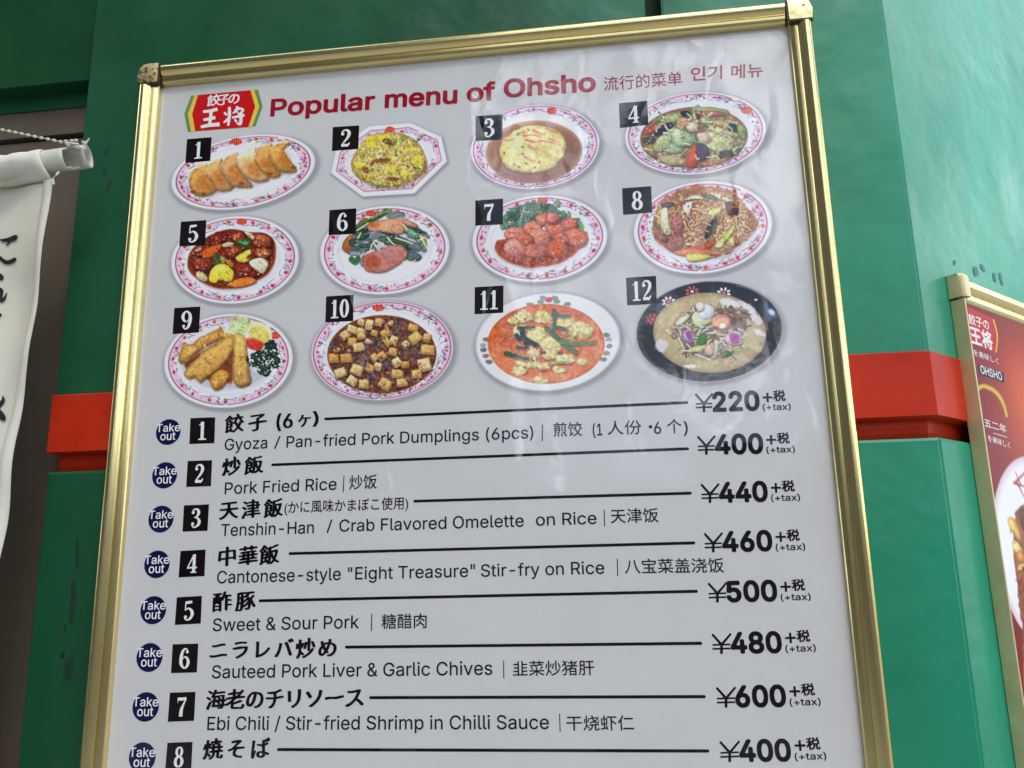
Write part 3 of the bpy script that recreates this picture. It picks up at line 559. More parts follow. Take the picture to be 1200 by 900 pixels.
def d_mapo(p, pl):
    plate_base(p, pl, well=.80, band=(.85, .965), nfl=30, fl=.6, seal=-1.66, purple=(140, 44, 84))
    f = (slice(None), slice(None)); sp = p.sd_ell(f, 600, 488, 415, 298, -.02)
    p.ell(600, 488, 415, 298, (92, 46, 34), ang=-.02, soft=8, edge=(112, 58, 34), ew=24, tex=.35, ts=26)
    ins = lambda x, y: ((x-600)/395)**2+((y-488)/280)**2 < 1
    p.spots(900, ins, [(80, 50, 48), (62, 38, 44), (106, 62, 52), (128, 84, 60), (50, 34, 42), (94, 74, 78)], 7, 18, a=.7)
    def cube(cx, cy, w, h, a, c):
        if c is None: c = p.r.choice([(208, 164, 96), (216, 178, 118), (200, 150, 78), (224, 190, 138), (212, 168, 110)])
        P = [rot2(x, y, a) for x, y in ((-w, -h), (w*.9, -h*1.05), (w, h*.95), (-w*.95, h))]; P = [(cx+x, cy+y) for x, y in P]
        p.poly([(x+5, y+10) for x, y in P], (46, 20, 16), smooth=False, soft=14, a=.8)
        p.poly(P, tuple(v*.72 for v in c), smooth=False, soft=6, tex=.1, ts=14, wob=3)
        Q = [(x-3, y-6) for x, y in [(cx+(x-cx)*.82, cy+(y-cy)*.74-4) for x, y in P]]
        p.poly(Q, c, smooth=False, soft=6, lit=(.9, 1.08), tex=.1, ts=16, wob=3)
        for _ in range(3): p.ell(cx+p.r.uniform(-w, w)*.5, cy+p.r.uniform(-h, h)*.4, 5, 4, (150, 90, 44), a=.6, soft=4)
    C = [(445, 245, 34, 26), (505, 265, 38, 46), (575, 245, 36, 34), (660, 262, 48, 18), (375, 300, 44, 32), (440, 320, 40, 30), (320, 345, 42, 34), (445, 355, 42, 24), (375, 395, 40, 34), (545, 330, 34, 28), (630, 330, 46, 32), (840, 290, 44, 32), (920, 315, 46, 28), (855, 365, 58, 46), (945, 365, 38, 34), (785, 415, 34, 34), (690, 385, 34, 40), (425, 435, 56, 38), (950, 455, 64, 40), (685, 470, 38, 34), (600, 505, 42, 38), (235, 520, 46, 42), (330, 520, 62, 42), (545, 515, 36, 34), (570, 585, 40, 42), (510, 595, 36, 34), (410, 608, 54, 52), (715, 550, 40, 40), (925, 570, 62, 56), (780, 570, 38, 26), (285, 630, 60, 46), (720, 640, 54, 40), (865, 640, 46, 34), (375, 690, 52, 38), (465, 715, 54, 50), (625, 715, 62, 56), (755, 705, 60, 38), (260, 460, 32, 18), (640, 395, 28, 44), (500, 395, 30, 18)]
    for x, y, w, h in C:
        if ins(x, y): cube(x, y, w*p.r.uniform(.72, .92), h*p.r.uniform(.7, .92), p.r.uniform(-.7, .7), None)
    p.spots(150, ins, [(176, 116, 66), (150, 88, 52), (112, 60, 44), (196, 140, 84)], 5, 14, a=.6)
    for cx, cy, r in ((560, 400, 70), (700, 290, 90), (820, 470, 80), (640, 560, 50), (520, 660, 50), (450, 520, 60), (230, 420, 30)):
        for _ in range(34): p.ell(p.r.gauss(cx, r*.5), p.r.gauss(cy, r*.4), p.r.uniform(6, 14), p.r.uniform(5, 10), p.r.choice([(74, 62, 72), (52, 44, 56), (104, 82, 82), (84, 96, 80), (120, 90, 84), (46, 36, 40)]), ang=p.r.random()*3, soft=5, a=.85)
    return sp
def d_egg(p, pl):
    plate_base(p, pl, pink=False, well=.80, seal=None)
    f = (slice(None), slice(None))
    p.C += ((204, 212, 220)-p.C)*.6
    p.mixin(f, np.clip(1-np.abs(p.R-.995)/.03, 0, 1)*.6, np.ones(p.R.shape+(3,))*np.array((150, 156, 168)))
    for x, y, c in ((605, 138, (190, 74, 66)), (560, 125, (120, 128, 116)), (650, 125, (120, 128, 116)), (545, 155, (110, 124, 106)), (665, 152, (110, 124, 106)), (460, 175, (96, 110, 92)), (745, 172, (96, 110, 92)), (1060, 440, (150, 146, 130)), (1065, 490, (110, 122, 106)), (1045, 545, (150, 110, 96)), (1020, 590, (96, 110, 96)), (1045, 405, (90, 104, 88)), (105, 485, (140, 140, 136)), (110, 520, (80, 90, 90)), (125, 565, (140, 92, 80)), (150, 610, (90, 96, 90)), (130, 440, (90, 104, 90))):
        p.ell(x, y, 26, 17, c, soft=9, wob=6, ts=12, a=.9)
    for x, y in ((605, 138),): p.ell(x, y, 26, 20, (184, 70, 62), soft=6)
    sp = p.sd_ell(f, 584, 473, 446, 305, 0)
    rim = p.C.copy()
    p.ell(584, 473, 446, 305, (196, 104, 66), soft=10, edge=(178, 78, 34), ew=30, tex=.10, ts=70)
    ins = lambda x, y: ((x-584)/425)**2+((y-473)/285)**2 < 1
    for x, y, rx, ry, c in ((800, 240, 120, 50, (178, 80, 58)), (240, 600, 110, 120, (202, 116, 84)), (290, 370, 60, 80, (178, 96, 78)), (930, 520, 90, 120, (208, 132, 92)), (180, 380, 50, 90, (196, 84, 28)), (560, 730, 200, 40, (212, 140, 96)), (900, 350, 80, 60, (208, 128, 96))): p.ell(x, y, rx, ry, c, soft=50, a=.7)
    p.spots(240, ins, [(208, 122, 78), (184, 86, 50), (216, 146, 104), (200, 110, 70)], 8, 26, a=.5, soft=10)
    def egg(cx, cy, rx, ry, c=(214, 200, 136)):
        p.ell(cx+4, cy+10, rx, ry, (130, 62, 36), soft=18, a=.7, wob=10, ts=20)
        p.ell(cx, cy, rx, ry, c, edge=tuple(v*.8 for v in c), ew=22, lit=(.82, 1.1), wob=15, ts=26, tex=.12)
        for _ in range(int(rx*ry/130)):
            t = p.r.uniform(0, 6.28); q = math.sqrt(p.r.random())*.85
            p.ell(cx+rx*q*math.cos(t), cy+ry*q*math.sin(t), p.r.uniform(8, 18), p.r.uniform(5, 11), p.r.choice([(228, 218, 166), (202, 180, 104), (184, 152, 86), (234, 226, 186), (208, 190, 130)]), ang=p.r.random()*3, soft=7, a=.75)
    for e in ((420, 265, 80, 44), (560, 270, 70, 46), (720, 310, 90, 52), (850, 370, 100, 66), (390, 370, 60, 40), (510, 400, 80, 66), (620, 480, 84, 66), (610, 550, 66, 44), (730, 590, 70, 40), (450, 620, 90, 40), (380, 680, 60, 30), (860, 610, 40, 22), (680, 670, 60, 22), (540, 750, 60, 26), (560, 640, 60, 26), (330, 300, 40, 24), (760, 400, 60, 34)): egg(*e)
    for e in ((490, 540, 56, 60, (206, 160, 128)), (450, 265, 44, 34, (204, 168, 130))): egg(*e)
    for x, y, rx, ry, c in ((560, 680, 36, 14, (170, 66, 50)), (560, 540, 26, 16, (130, 66, 60)), (690, 545, 24, 14, (110, 70, 70)), (740, 410, 34, 20, (150, 110, 90))): p.ell(x, y, rx, ry, c, soft=8, wob=4)
    def chive(pts, w, c): p.line([(x+4, y+8) for x, y in pts], w+6, (90, 50, 36), soft=10, a=.5); p.line(pts, w, c, w2=w*.6, soft=5, tex=.15, ts=16, wob=3)
    for pts, w, c in (([(640, 250), (690, 262), (755, 258)], 32, (58, 100, 74)), ([(640, 215), (650, 280), (640, 370)], 30, (60, 84, 72)), ([(590, 355), (650, 410), (720, 470), (800, 530)], 38, (62, 100, 76)), ([(700, 460), (800, 470), (950, 462)], 32, (72, 128, 84)), ([(740, 490), (780, 520), (815, 540)], 36, (62, 106, 78)), ([(375, 350), (420, 352), (490, 345)], 28, (50, 84, 66)), ([(400, 370), (420, 430), (510, 480)], 42, (38, 58, 62)), ([(360, 410), (380, 440), (400, 430)], 34, (40, 60, 62)), ([(370, 500), (410, 505), (440, 500)], 28, (42, 58, 62)), ([(280, 545), (350, 565), (430, 590)], 38, (56, 84, 66)), ([(610, 625), (680, 615), (770, 615)], 24, (140, 152, 110)), ([(640, 350), (700, 350), (740, 370)], 28, (64, 100, 76)), ([(430, 470), (470, 460), (505, 485)], 34, (30, 44, 54))): chive(pts, w, c)
    k = np.clip(sp/8+.5, 0, 1)[..., None]; p.C = rim*(1-k)+p.C*k
    return sp
def d_champon(p, pl):
    plate_base(p, pl, dark=True)
    f = (slice(None), slice(None)); sp = p.sd_ell(f, 640, 420, 398, 282, .04)
    for x, y, cp, cc in ((352, 203, (222, 220, 222), (196, 92, 66)), (517, 130, (176, 84, 70), (216, 190, 170)), (740, 140, (222, 220, 222), (190, 100, 76)), (240, 325, (170, 50, 50), (200, 60, 60))):
        for k in range(8):
            t = k*math.pi/4+.3; p.ell(x+36*math.cos(t), y+28*math.sin(t), 13, 8, cp, ang=t, soft=5)
        p.ell(x, y, 13, 10, cc, soft=5)
    p.poly([(1030, 200), (1060, 230), (1110, 300), (1080, 320), (1050, 310), (1020, 240)], (84, 106, 160), soft=30, a=.7); p.ell(1075, 275, 26, 18, (186, 196, 214), soft=14, ang=.7)
    p.ell(965, 188, 12, 8, (190, 190, 200), soft=5); p.line([(830, 90), (920, 110), (1010, 160)], 8, (110, 112, 124), soft=8, a=.8); p.line([(150, 480), (220, 610), (340, 700), (520, 745)], 10, (70, 68, 80), soft=10, a=.8)
    p.ell(640, 420, 398, 282, (170, 154, 116), ang=.04, soft=9, edge=(146, 124, 88), ew=44, tex=.07, ts=60, lit=(.94, 1.05))
    ins = lambda x, y: ((x-640)/380)**2+((y-420)/262)**2 < 1
    p.spots(90, ins, [(182, 168, 126), (156, 136, 96), (186, 172, 140)], 8, 30, a=.45, soft=12)
    for x, y, rx, ry, a in ((880, 240, 90, 34, .35), (950, 310, 70, 28, .7), (760, 200, 60, 26, 0), (990, 420, 46, 16, .5), (300, 510, 40, 44, .9)):
        p.ell(x, y, rx, ry, (204, 202, 212), ang=a, soft=14, a=.8, wob=9, ts=18)
    p.ell(500, 655, 42, 12, (216, 216, 216), soft=8, wob=6, ts=9)
    hp = [(370, 370), (450, 290), (540, 220), (680, 230), (800, 290), (880, 360), (870, 500), (760, 570), (640, 600), (500, 550), (420, 460)]
    p.poly([(x, y+12) for x, y in hp], (120, 100, 76), soft=30, a=.7); p.poly(hp, (128, 108, 96), tex=.3, ts=24, wob=14)
    inh = lambda x, y: ((x-640)/260)**2+((y-415)/185)**2 < 1
    shreds(p, 200, (380, 230, 900, 600), [(208, 198, 176), (196, 182, 150), (182, 176, 130), (150, 116, 110), (120, 84, 88), (214, 208, 192), (166, 160, 120)], w=(6, 13), L=(40, 110), bend=22, inside=inh)
    shreds(p, 60, (700, 250, 900, 380), [(104, 74, 58), (128, 92, 66), (84, 58, 52), (150, 120, 96)], w=(6, 12), L=(40, 90), inside=None, ang=.5)
    V = lambda pts, c, **k: (p.poly([(x+4, y+8) for x, y in pts], (80, 62, 56), soft=12, a=.7), p.poly(pts, c, edge=tuple(v*.8 for v in c), ew=16, lit=(.86, 1.1), tex=.08, ts=16, wob=4, **k))
    V([(400, 350), (440, 310), (500, 290), (480, 330), (420, 370)], (208, 204, 168)); V([(520, 290), (580, 270), (650, 320), (640, 350), (560, 380), (520, 350)], (200, 206, 160)); V([(550, 350), (600, 380), (580, 390)], (228, 226, 210))
    p.ell(612, 275, 60, 56, (216, 214, 214), edge=(176, 174, 178), ew=26, lit=(.86, 1.08)); V([(545, 220), (590, 210), (600, 250), (560, 270)], (216, 214, 196))
    p.ell(722, 352, 68, 52, (100, 72, 60), soft=14, a=.7); p.ell(720, 342, 66, 48, (220, 164, 132), edge=(196, 116, 84), ew=22, wob=6, ts=14, tex=.14, lit=(.85, 1.1)); p.ell(730, 372, 22, 18, (234, 216, 204), soft=8); p.line([(680, 340), (700, 310), (750, 310)], 9, (196, 110, 80), soft=5)
    V([(755, 440), (800, 408), (850, 425), (860, 500), (800, 505), (750, 480)], (206, 168, 196)); p.poly([(775, 440), (805, 420), (845, 435), (845, 490), (800, 495)], (138, 52, 122), soft=8)
    V([(455, 430), (490, 395), (520, 440), (510, 490), (470, 470)], (196, 150, 196)); p.poly([(470, 430), (495, 405), (515, 445), (500, 475)], (134, 70, 138), soft=8)
    V([(560, 450), (600, 425), (620, 460), (600, 505), (555, 495)], (62, 120, 50)); V([(670, 480), (700, 480), (690, 580), (665, 590)], (186, 190, 146)); V([(500, 530), (560, 510), (630, 505), (580, 550), (500, 555)], (196, 192, 130)); V([(720, 560), (770, 550), (790, 575), (740, 590)], (70, 112, 56))
    V([(600, 540), (640, 500), (665, 560), (630, 580)], (212, 180, 170)); p.ell(470, 250, 34, 18, (190, 130, 110), soft=14, a=.8)
    for pts in ([(335, 400), (370, 430)], [(420, 455), (460, 530)], [(540, 570), (640, 610)], [(450, 545), (500, 548)], [(520, 240), (535, 280)]): p.line(pts, 8, (216, 212, 196), soft=4)
    for x, y in ((900, 470), (820, 540), (940, 520), (330, 320), (560, 640)): p.ell(x, y, 24, 14, (158, 162, 92), soft=14, a=.7)
    return sp
# name, origin x, origin y, crop scale, plate centre/half sizes/shear, painter, number, tile corners, food name, label
DISHES = [
 ('1', 190, 145, 6.316, (600, 357, 535, 282, 82), d_gyoza, [(185, 115), (367, 100), (357, 275), (172, 292)]),
 ('2', 375, 135, 7.5, (607, 390, 512, 328, 30), d_rice, [(113, 105), (345, 90), (337, 298), (105, 315)]),
 ('3', 540, 115, 7.06, (614, 402, 534, 350, 32), d_tenshin, [(122, 150), (345, 135), (345, 343), (122, 355)]),
 ('4', 720, 100, 6.486, (616, 364, 538, 316, 32), d_hassai, [(35, 137), (250, 118), (258, 300), (42, 325)]),
 ('5', 190, 245, 7.06, (603, 420, 531, 365, 28), d_subuta, [(157, 105), (367, 92), (355, 300), (142, 308)]),
 ('6', 365, 230, 7.06, (606, 445, 538, 370, 28), d_liver, [(150, 115), (372, 100), (365, 312), (142, 322)]),
 ('7', 545, 220, 6.857, (600, 408, 545, 352, 26), d_ebi, [(83, 103), (305, 88), (305, 295), (83, 305)]),
 ('8', 720, 205, 6.316, (654, 388, 514, 346, 32), d_yakisoba, [(57, 100), (272, 83), (280, 278), (65, 295)]),
 ('9', 185, 355, 7.06, (584, 478, 534, 392, 28), d_fry, [(137, 43), (353, 30), (340, 245), (122, 258)]),
 ('10', 355, 340, 6.486, (602, 460, 540, 378, 26), d_mapo, [(177, 48), (385, 35), (383, 235), (170, 246)]),
 ('11', 550, 330, 6.486, (596, 457, 551, 375, 26), d_egg, [(42, 43), (260, 30), (258, 237), (40, 248)]),
 ('12', 725, 320, 6.0, (637, 410, 510, 352, 20), d_champon, [(52, 33), (262, 20), (268, 215), (60, 227)]),
]
# ================================================================ text and ribbons on the printed sheet
def emb(y): return lambda P: P                      # placeholder kept simple
_cache = {}
import os
from mathutils.geometry import delaunay_2d_cdt
def stock_font(fn):
    # Blender's own bundled interface font; None = the built-in default
    try: return bpy.data.fonts.load(os.path.join(bpy.utils.system_resource('DATAFILES', path='fonts'), fn))
    except Exception: return None
F_LATIN = stock_font('Inter.woff2')
def is_cjk(s): return any(ord(c) > 0x2e00 for c in s)
def _contours(body, space):
    cu = bpy.data.curves.new('t', 'FONT'); cu.body = body; cu.size = 1; cu.space_character = space; cu.font = F_LATIN
    o = bpy.data.objects.new('t', cu); COL.objects.link(o); bpy.context.view_layer.update()
    c = o.to_curve(bpy.context.evaluated_depsgraph_get()); out = []
    for s in c.splines:
        bp_ = s.bezier_points; n = len(bp_); P = []
        for i in range(n):
            p0, p1, p2, p3 = bp_[i].co, bp_[i].handle_right, bp_[(i+1) % n].handle_left, bp_[(i+1) % n].co
            straight = (p1-p0).cross(p3-p0).length < 1e-5 and (p2-p0).cross(p3-p0).length < 1e-5
            for k in range(1 if straight else 5):
                t = k/5 if not straight else 0; u = 1-t
                q = p0*u**3+p1*3*u*u*t+p2*3*u*t*t+p3*t**3; P.append((q[0], q[1]))
        if len(P) > 2: out.append(P)
    o.to_curve_clear(); bpy.data.objects.remove(o); bpy.data.curves.remove(cu); return out
def _area(P): return sum(P[i-1][0]*P[i][1]-P[i][0]*P[i-1][1] for i in range(len(P)))/2
def _inside(p, P):
    x, y = p; r = False
    for i in range(len(P)):
        ax, ay = P[i-1]; bx, by = P[i]
        if (ay > y) != (by > y) and x < (bx-ax)*(y-ay)/(by-ay)+ax: r = not r
    return r
_K = [None]
def glyphs(body, off=0.0, space=1.0):
    """triangulated outline of a line of text, em height 1, baseline 0; overlapping strokes of a letter are kept as separate islands"""
    k = (body, space)
    if k in _cache: return _cache[k]
    if F_LATIN and not is_cjk(body):
        if _K[0] is None: _K[0] = .73/max(p[1] for p in _contours('H', 1)[0])
        cs = _contours(body, space)
        pts = [Vector(q) for P in cs for q in P]; ed = []; k0 = 0
        for P in cs: ed += [(k0+i, k0+(i+1) % len(P)) for i in range(len(P))]; k0 += len(P)
        ov, oe, of, _1, _2, _3 = delaunay_2d_cdt(pts, ed, [], 0, 1e-5)
        V = np.array([(v[0], v[1]) for v in ov]); T = np.array([t for t in of if len(t) == 3]); c = V[T].mean(1); wn = np.zeros(len(c))
        for P in cs:                                     # nonzero winding number
            for i in range(len(P)):
                (ax, ay), (bx, by) = P[i-1], P[i]
                if ay == by: continue
                hit = ((ay > c[:, 1]) != (by > c[:, 1])) & (c[:, 0] < (bx-ax)*(c[:, 1]-ay)/(by-ay)+ax); wn += hit*(1 if by > ay else -1)
        V = V*_K[0]; F = T[wn != 0]; L = np.zeros(len(V))
    else:
        cu = bpy.data.curves.new('t', 'FONT'); cu.body = body; cu.size = 1; cu.space_character = space; cu.resolution_u = 4; cu.fill_mode = 'FRONT'
        o = bpy.data.objects.new('t', cu); COL.objects.link(o); bpy.context.view_layer.update()
        me = o.evaluated_get(bpy.context.evaluated_depsgraph_get()).to_mesh(); me.calc_loop_triangles()
        V = np.array([v.co[:2] for v in me.vertices]).reshape(-1, 2); F = np.array([t.vertices[:] for t in me.loop_triangles]).reshape(-1, 3); L = np.zeros(len(V))
        o.evaluated_get(bpy.context.evaluated_depsgraph_get()).to_mesh_clear(); bpy.data.objects.remove(o); bpy.data.curves.remove(cu)
    _cache[k] = (V, F); _lay[id(V)] = L; return V, F
_lay = {}
class Sheet:
    """collects flat printed shapes; frame = (origin, x direction, y direction, outward normal)"""
    def __init__(s, fr): s.O, s.ex, s.ey, s.n = [np.array(a, float) for a in fr]; s.V = []; s.F = []; s.lay = 0
    def add(s, P, F, h, lay=None):
        b = len(s.V); P = np.asarray(P, float)
        for q, (x, y) in enumerate(P): s.V.append(s.O+s.ex*x+s.ey*y+s.n*(h+(lay[q]*3e-6 if lay is not None else 0)))
        for f in F: s.F.append([b+i for i in f])
    def poly(s, P, h): s.add(P, [list(range(len(P)))], h)
    def build(s, name, m, parent, label=None):
        V = np.array(s.V); F = []
        for f in s.F:                                    # face towards the outward normal
            a, b_, c = V[f[0]], V[f[1]], V[f[2]]
            nn = np.zeros(3)
            for i in range(1, len(f)-1): nn += np.cross(V[f[i]]-a, V[f[i+1]]-a)
            F.append(f if nn@s.n > 0 else f[::-1])
        return mesh(name, s.V, F, m, parent, label=label)
BOARD = ((0, 0, 0), (1, 0, 0), (0, 0, 1), (0, -1, 0))
def bp(px, py): w = wall_pt(px, py); return np.array([w[0], w[2]])
def fit(sh, body, L, R, cap, h, off=0.0, capem=.73, slant=0.0, space=1.0, fat=0.0, rise=0.0, full=False, m=bp, yoff=0.0):
    """text from baseline point L to baseline point R (survey points), cap height in survey units"""
    V, F = glyphs(body, off, space); lay = _lay[id(V)]; V = V.copy()
    a, b_ = m(*L), m(*R); up = m(L[0], L[1]-cap); H = np.hypot(*(up-a))
    x0, x1 = V[:, 0].min(), V[:, 0].max(); W = np.hypot(*(b_-a)); d = (b_-a)/W; nrm = np.array([-d[1], d[0]])
    if full: y0, y1 = V[:, 1].min(), V[:, 1].max(); Y = (V[:, 1]-y0)/(y1-y0)*H
    else: Y = (V[:, 1]+yoff)/capem*H
    X = (V[:, 0]-x0)/(x1-x0)*(W-2*fat*H)+fat*H
    X = X+Y*slant
    k = 0; rx = off+fat; ry = off
    ring = [(0, 0)] if rx < .0045 else [(rx*math.cos(t), ry*math.sin(t)) for t in [math.pi*(q/4+.125) for q in range(8)]]+[(0, 0)]
    for dx, dy in ring:
        P = a+np.outer(X+dx*H/capem, d)+np.outer(Y+dy*H/capem, nrm); sh.add(P, F, h+k*6e-6, lay); k += 1
def brushline(sh, body, L, R, hgt, h, fat=.05, rise=.09, m=bp, gap=None, sub=None):
    """heading in a bold brush hand: every character set on its own, verticals swollen, cross strokes rising to the right"""
    a, b_ = m(*L), m(*R); W = np.hypot(*(b_-a)); d = (b_-a)/W; nrm = np.array([-d[1], d[0]]); H = np.hypot(*(m(L[0], L[1]-hgt)-a))
    n = len(body); adv = (W-H*.98)/max(n-1, 1)
    for i, ch in enumerate(body):
        V, F = glyphs(ch); V = V.copy(); c = (V[:, 0].min()+V[:, 0].max())/2
        X = (V[:, 0]-.5)*1.02; Y = V[:, 1]+.10                                 # CJK em box: -.12 .. .88
        # brush feel: waist the strokes a little and let them rise
        X = X*(1+.05*np.sin(Y*5+i)); Y = Y+rise*X+.018*np.sin(X*9+i*1.7)
        X = X*H*1.22+H*.49+adv*i; Y = Y*H*1.20-.05*H
        k = 0
        for dx, dy in ((-fat, .0), (-fat*.5, .006), (0, -.006), (fat*.5, .006), (fat, .0), (fat*.7, -.014), (-fat*.7, .014)):
            P = a+np.outer(X+dx*H, d)+np.outer(Y+dy*H, nrm); sh.add(P, F, h+k*6e-6); k += 1
def ribbon(sh, pts, h, xf, closed=False, seg=7):
    """stroke with its own width at every point: pts = (x, y, w); xf maps glyph units to the sheet"""
    P = cat([p[:3] for p in pts], seg, closed) if len(pts) > 2 else np.array(pts, float)
    n = len(P); L = []; R = []
    for i in range(n):
        p, q = P[i-1] if (i or closed) else P[i], P[(i+1) % n] if (i < n-1 or closed) else P[i]
        t = q[:2]-p[:2]; t = t/(np.hypot(*t)+1e-9); nn = np.array([-t[1], t[0]])*P[i][2]/2
        L.append(xf(P[i][:2]+nn)); R.append(xf(P[i][:2]-nn))
    V = L+R; F = [(i, (i+1) % n, n+(i+1) % n, n+i) for i in range(n if closed else n-1)]
    sh.add(V, F, h)
def blobp(cx, cy, r, n=14): return [(cx+r*math.cos(2*math.pi*i/n), cy+r*math.sin(2*math.pi*i/n)) for i in range(n)]
_six = [[(.44, .84, .05), (.33, .96, .07), (.17, .86, .13), (.09, .55, .17), (.11, .22, .16), (.28, .03, .08), (.43, .12, .13), (.48, .30, .16), (.42, .49, .12), (.29, .57, .06), (.16, .46, .05)]]
DIG = {
 '1': ([[(.28, .02, .17), (.28, .97, .17)], [(.09, .79, .03), (.18, .84, .06), (.30, .95, .10)], [(.07, .035, .07), (.50, .035, .07)]], []),
 '2': ([[(.09, .74, .06), (.12, .90, .07), (.28, .97, .09), (.43, .88, .15), (.46, .70, .17), (.37, .48, .13), (.20, .26, .08), (.08, .10, .05)], [(.07, .07, .13), (.26, .085, .16), (.44, .07, .14)], [(.43, .09, .12), (.50, .24, .03)]], [(.13, .75, .085)]),
 '3': ([[(.09, .80, .05), (.15, .94, .07), (.30, .97, .09), (.42, .86, .15), (.42, .70, .15), (.32, .56, .08), (.19, .53, .05)], [(.19, .53, .05), (.36, .50, .08), (.47, .36, .16), (.46, .18, .16), (.32, .04, .09), (.16, .03, .07), (.08, .14, .05)]], [(.13, .79, .08), (.13, .19, .085)]),
 '4': ([[(.37, .97, .08), (.04, .30, .06)], [(.02, .28, .09), (.54, .28, .09)], [(.38, .97, .16), (.38, .03, .16)], [(.22, .03, .06), (.53, .03, .06)]], []),
 '5': ([[(.11, .90, .12), (.28, .90, .14), (.46, .93, .11)], [(.12, .94, .06), (.10, .50, .05)], [(.10, .51, .05), (.26, .60, .08), (.43, .50, .14), (.49, .30, .17), (.41, .11, .13), (.25, .02, .08), (.10, .08, .06)]], [(.13, .17, .085)]),
 '6': (_six, [(.41, .81, .075)]),
 '7': ([[(.06, .88, .14), (.28, .87, .15), (.50, .90, .13)], [(.06, .94, .05), (.05, .68, .02)], [(.49, .90, .06), (.37, .62, .10), (.27, .36, .16), (.25, .03, .18)]], []),
 '9': ([[(.56-x, 1-y, w) for x, y, w in _six[0]]], [(.15, .19, .075)]),
}
def ringd(cx, cy, rx, ry, a, b_): return [(cx+rx*math.cos(t), cy+ry*math.sin(t), b_+(a-b_)*abs(math.cos(t))) for t in [2*math.pi*i/12 for i in range(12)]]
def digit(sh, s, corners, h, m=bp, hfrac=.72):
    """serif numeral(s) in a tile given by its four corners (tl, tr, br, bl)"""
    c = [m(*p) for p in corners]; wtot = .62*len(s) if len(s) > 1 else .56
    hh = hfrac; ww = hh*wtot*1.02 if len(s) == 1 else hh*1.12
    k = h
    for i, ch in enumerate(s):
        def xf(p, i=i):
            u = .5+((p[0]-.28+(i-(len(s)-1)/2)*(.56 if ch else .5))*hh*(1.0 if len(s) == 1 else .86)); v = .5-(p[1]-.5)*hh
            return (c[0]*(1-u)+c[1]*u)*(1-v)+(c[3]*(1-u)+c[2]*u)*v
        if ch == '8':
            ribbon(sh, ringd(.28, .745, .14, .21, .14, .06), k, xf, True); ribbon(sh, ringd(.28, .27, .18, .235, .16, .07), k+6e-6, xf, True)
        elif ch == '0': ribbon(sh, ringd(.28, .5, .18, .455, .18, .06), k, xf, True)
        else:
            rs, bl = DIG[ch]
            for q, r in enumerate(rs): ribbon(sh, r, k+q*6e-6, xf)
            for q, b_ in enumerate(bl): sh.poly([xf(np.array(v)) for v in blobp(*b_)], k+3e-5+q*6e-6)
# ================================================================ the menu board
board = thing('menu_board', 'large gold-framed menu board with twelve numbered dish photos and a price list', 'menu board', (.287, 0, -.83))
BW, BH, YW = .574, .93, .006            # print width, height; wall plane
def rect_mesh(name, x0, x1, z0, z1, y, m, parent, nx=1, label=None):
    return mesh(name, [(x0, y, z0), (x1, y, z0), (x1, y, z1), (x0, y, z1)], [(0, 1, 2, 3)], m, parent, label=label)
rect_mesh('poster_sheet', -.006, BW+.006, -BH-.006, .006, 0, M['paper'], board)
bm = bmesh.new(); box(bm, -.012, BW+.012, .0006, YW-.0005, -BH-.012, .012); obj('backing_panel', bm, mat('board_backing', (.4, .4, .38), .6), board)
PROF = [(0, .0004), (0, .0048), (.0006, .0058), (.0020, .0066), (.0042, .0072), (.0058, .0075), (.0061, .0070), (.0066, .0070), (.0069, .0082), (.0080, .0090), (.0092, .0097),
        (.0110, .0106), (.0125, .0112), (.0142, .0113), (.0158, .0108), (.0172, .0097), (.0184, .0078), (.0191, .0052), (.0195, .001), (.0195, -YW+.0005)]
def rail(p0, p1, out, name='frame_rail', label=None, prof=PROF, mt=None, parent=None, nrm=(0, -1, 0)):
    V = []; n = len(prof); o = np.array(out, float); nn = np.array(nrm, float)
    for p in (p0, p1):
        for w, h in prof: V.append(np.array(p, float)+o*w+nn*h)
    F = [(i, i+1, n+i+1, n+i) for i in range(n-1)]+[list(range(n))[::-1], [n+i for i in range(n)]]
    bmm = bmesh.new(); vs = [bmm.verts.new(v) for v in V]
    for f in F: bmm.faces.new([vs[i] for i in f])
    return obj(name, bmm, mt or M['gold'], parent or board, True, label, auto=28)
C_ = .0190
rail((.003, 0, 0), (BW-.003, 0, 0), (0, 0, 1)); rail((0, 0, -.002), (0, 0, -BH+.002), (-1, 0, 0)); rail((BW, 0, -.002), (BW, 0, -BH+.002), (1, 0, 0)); rail((.003, 0, -BH), (BW-.003, 0, -BH), (0, 0, -1))
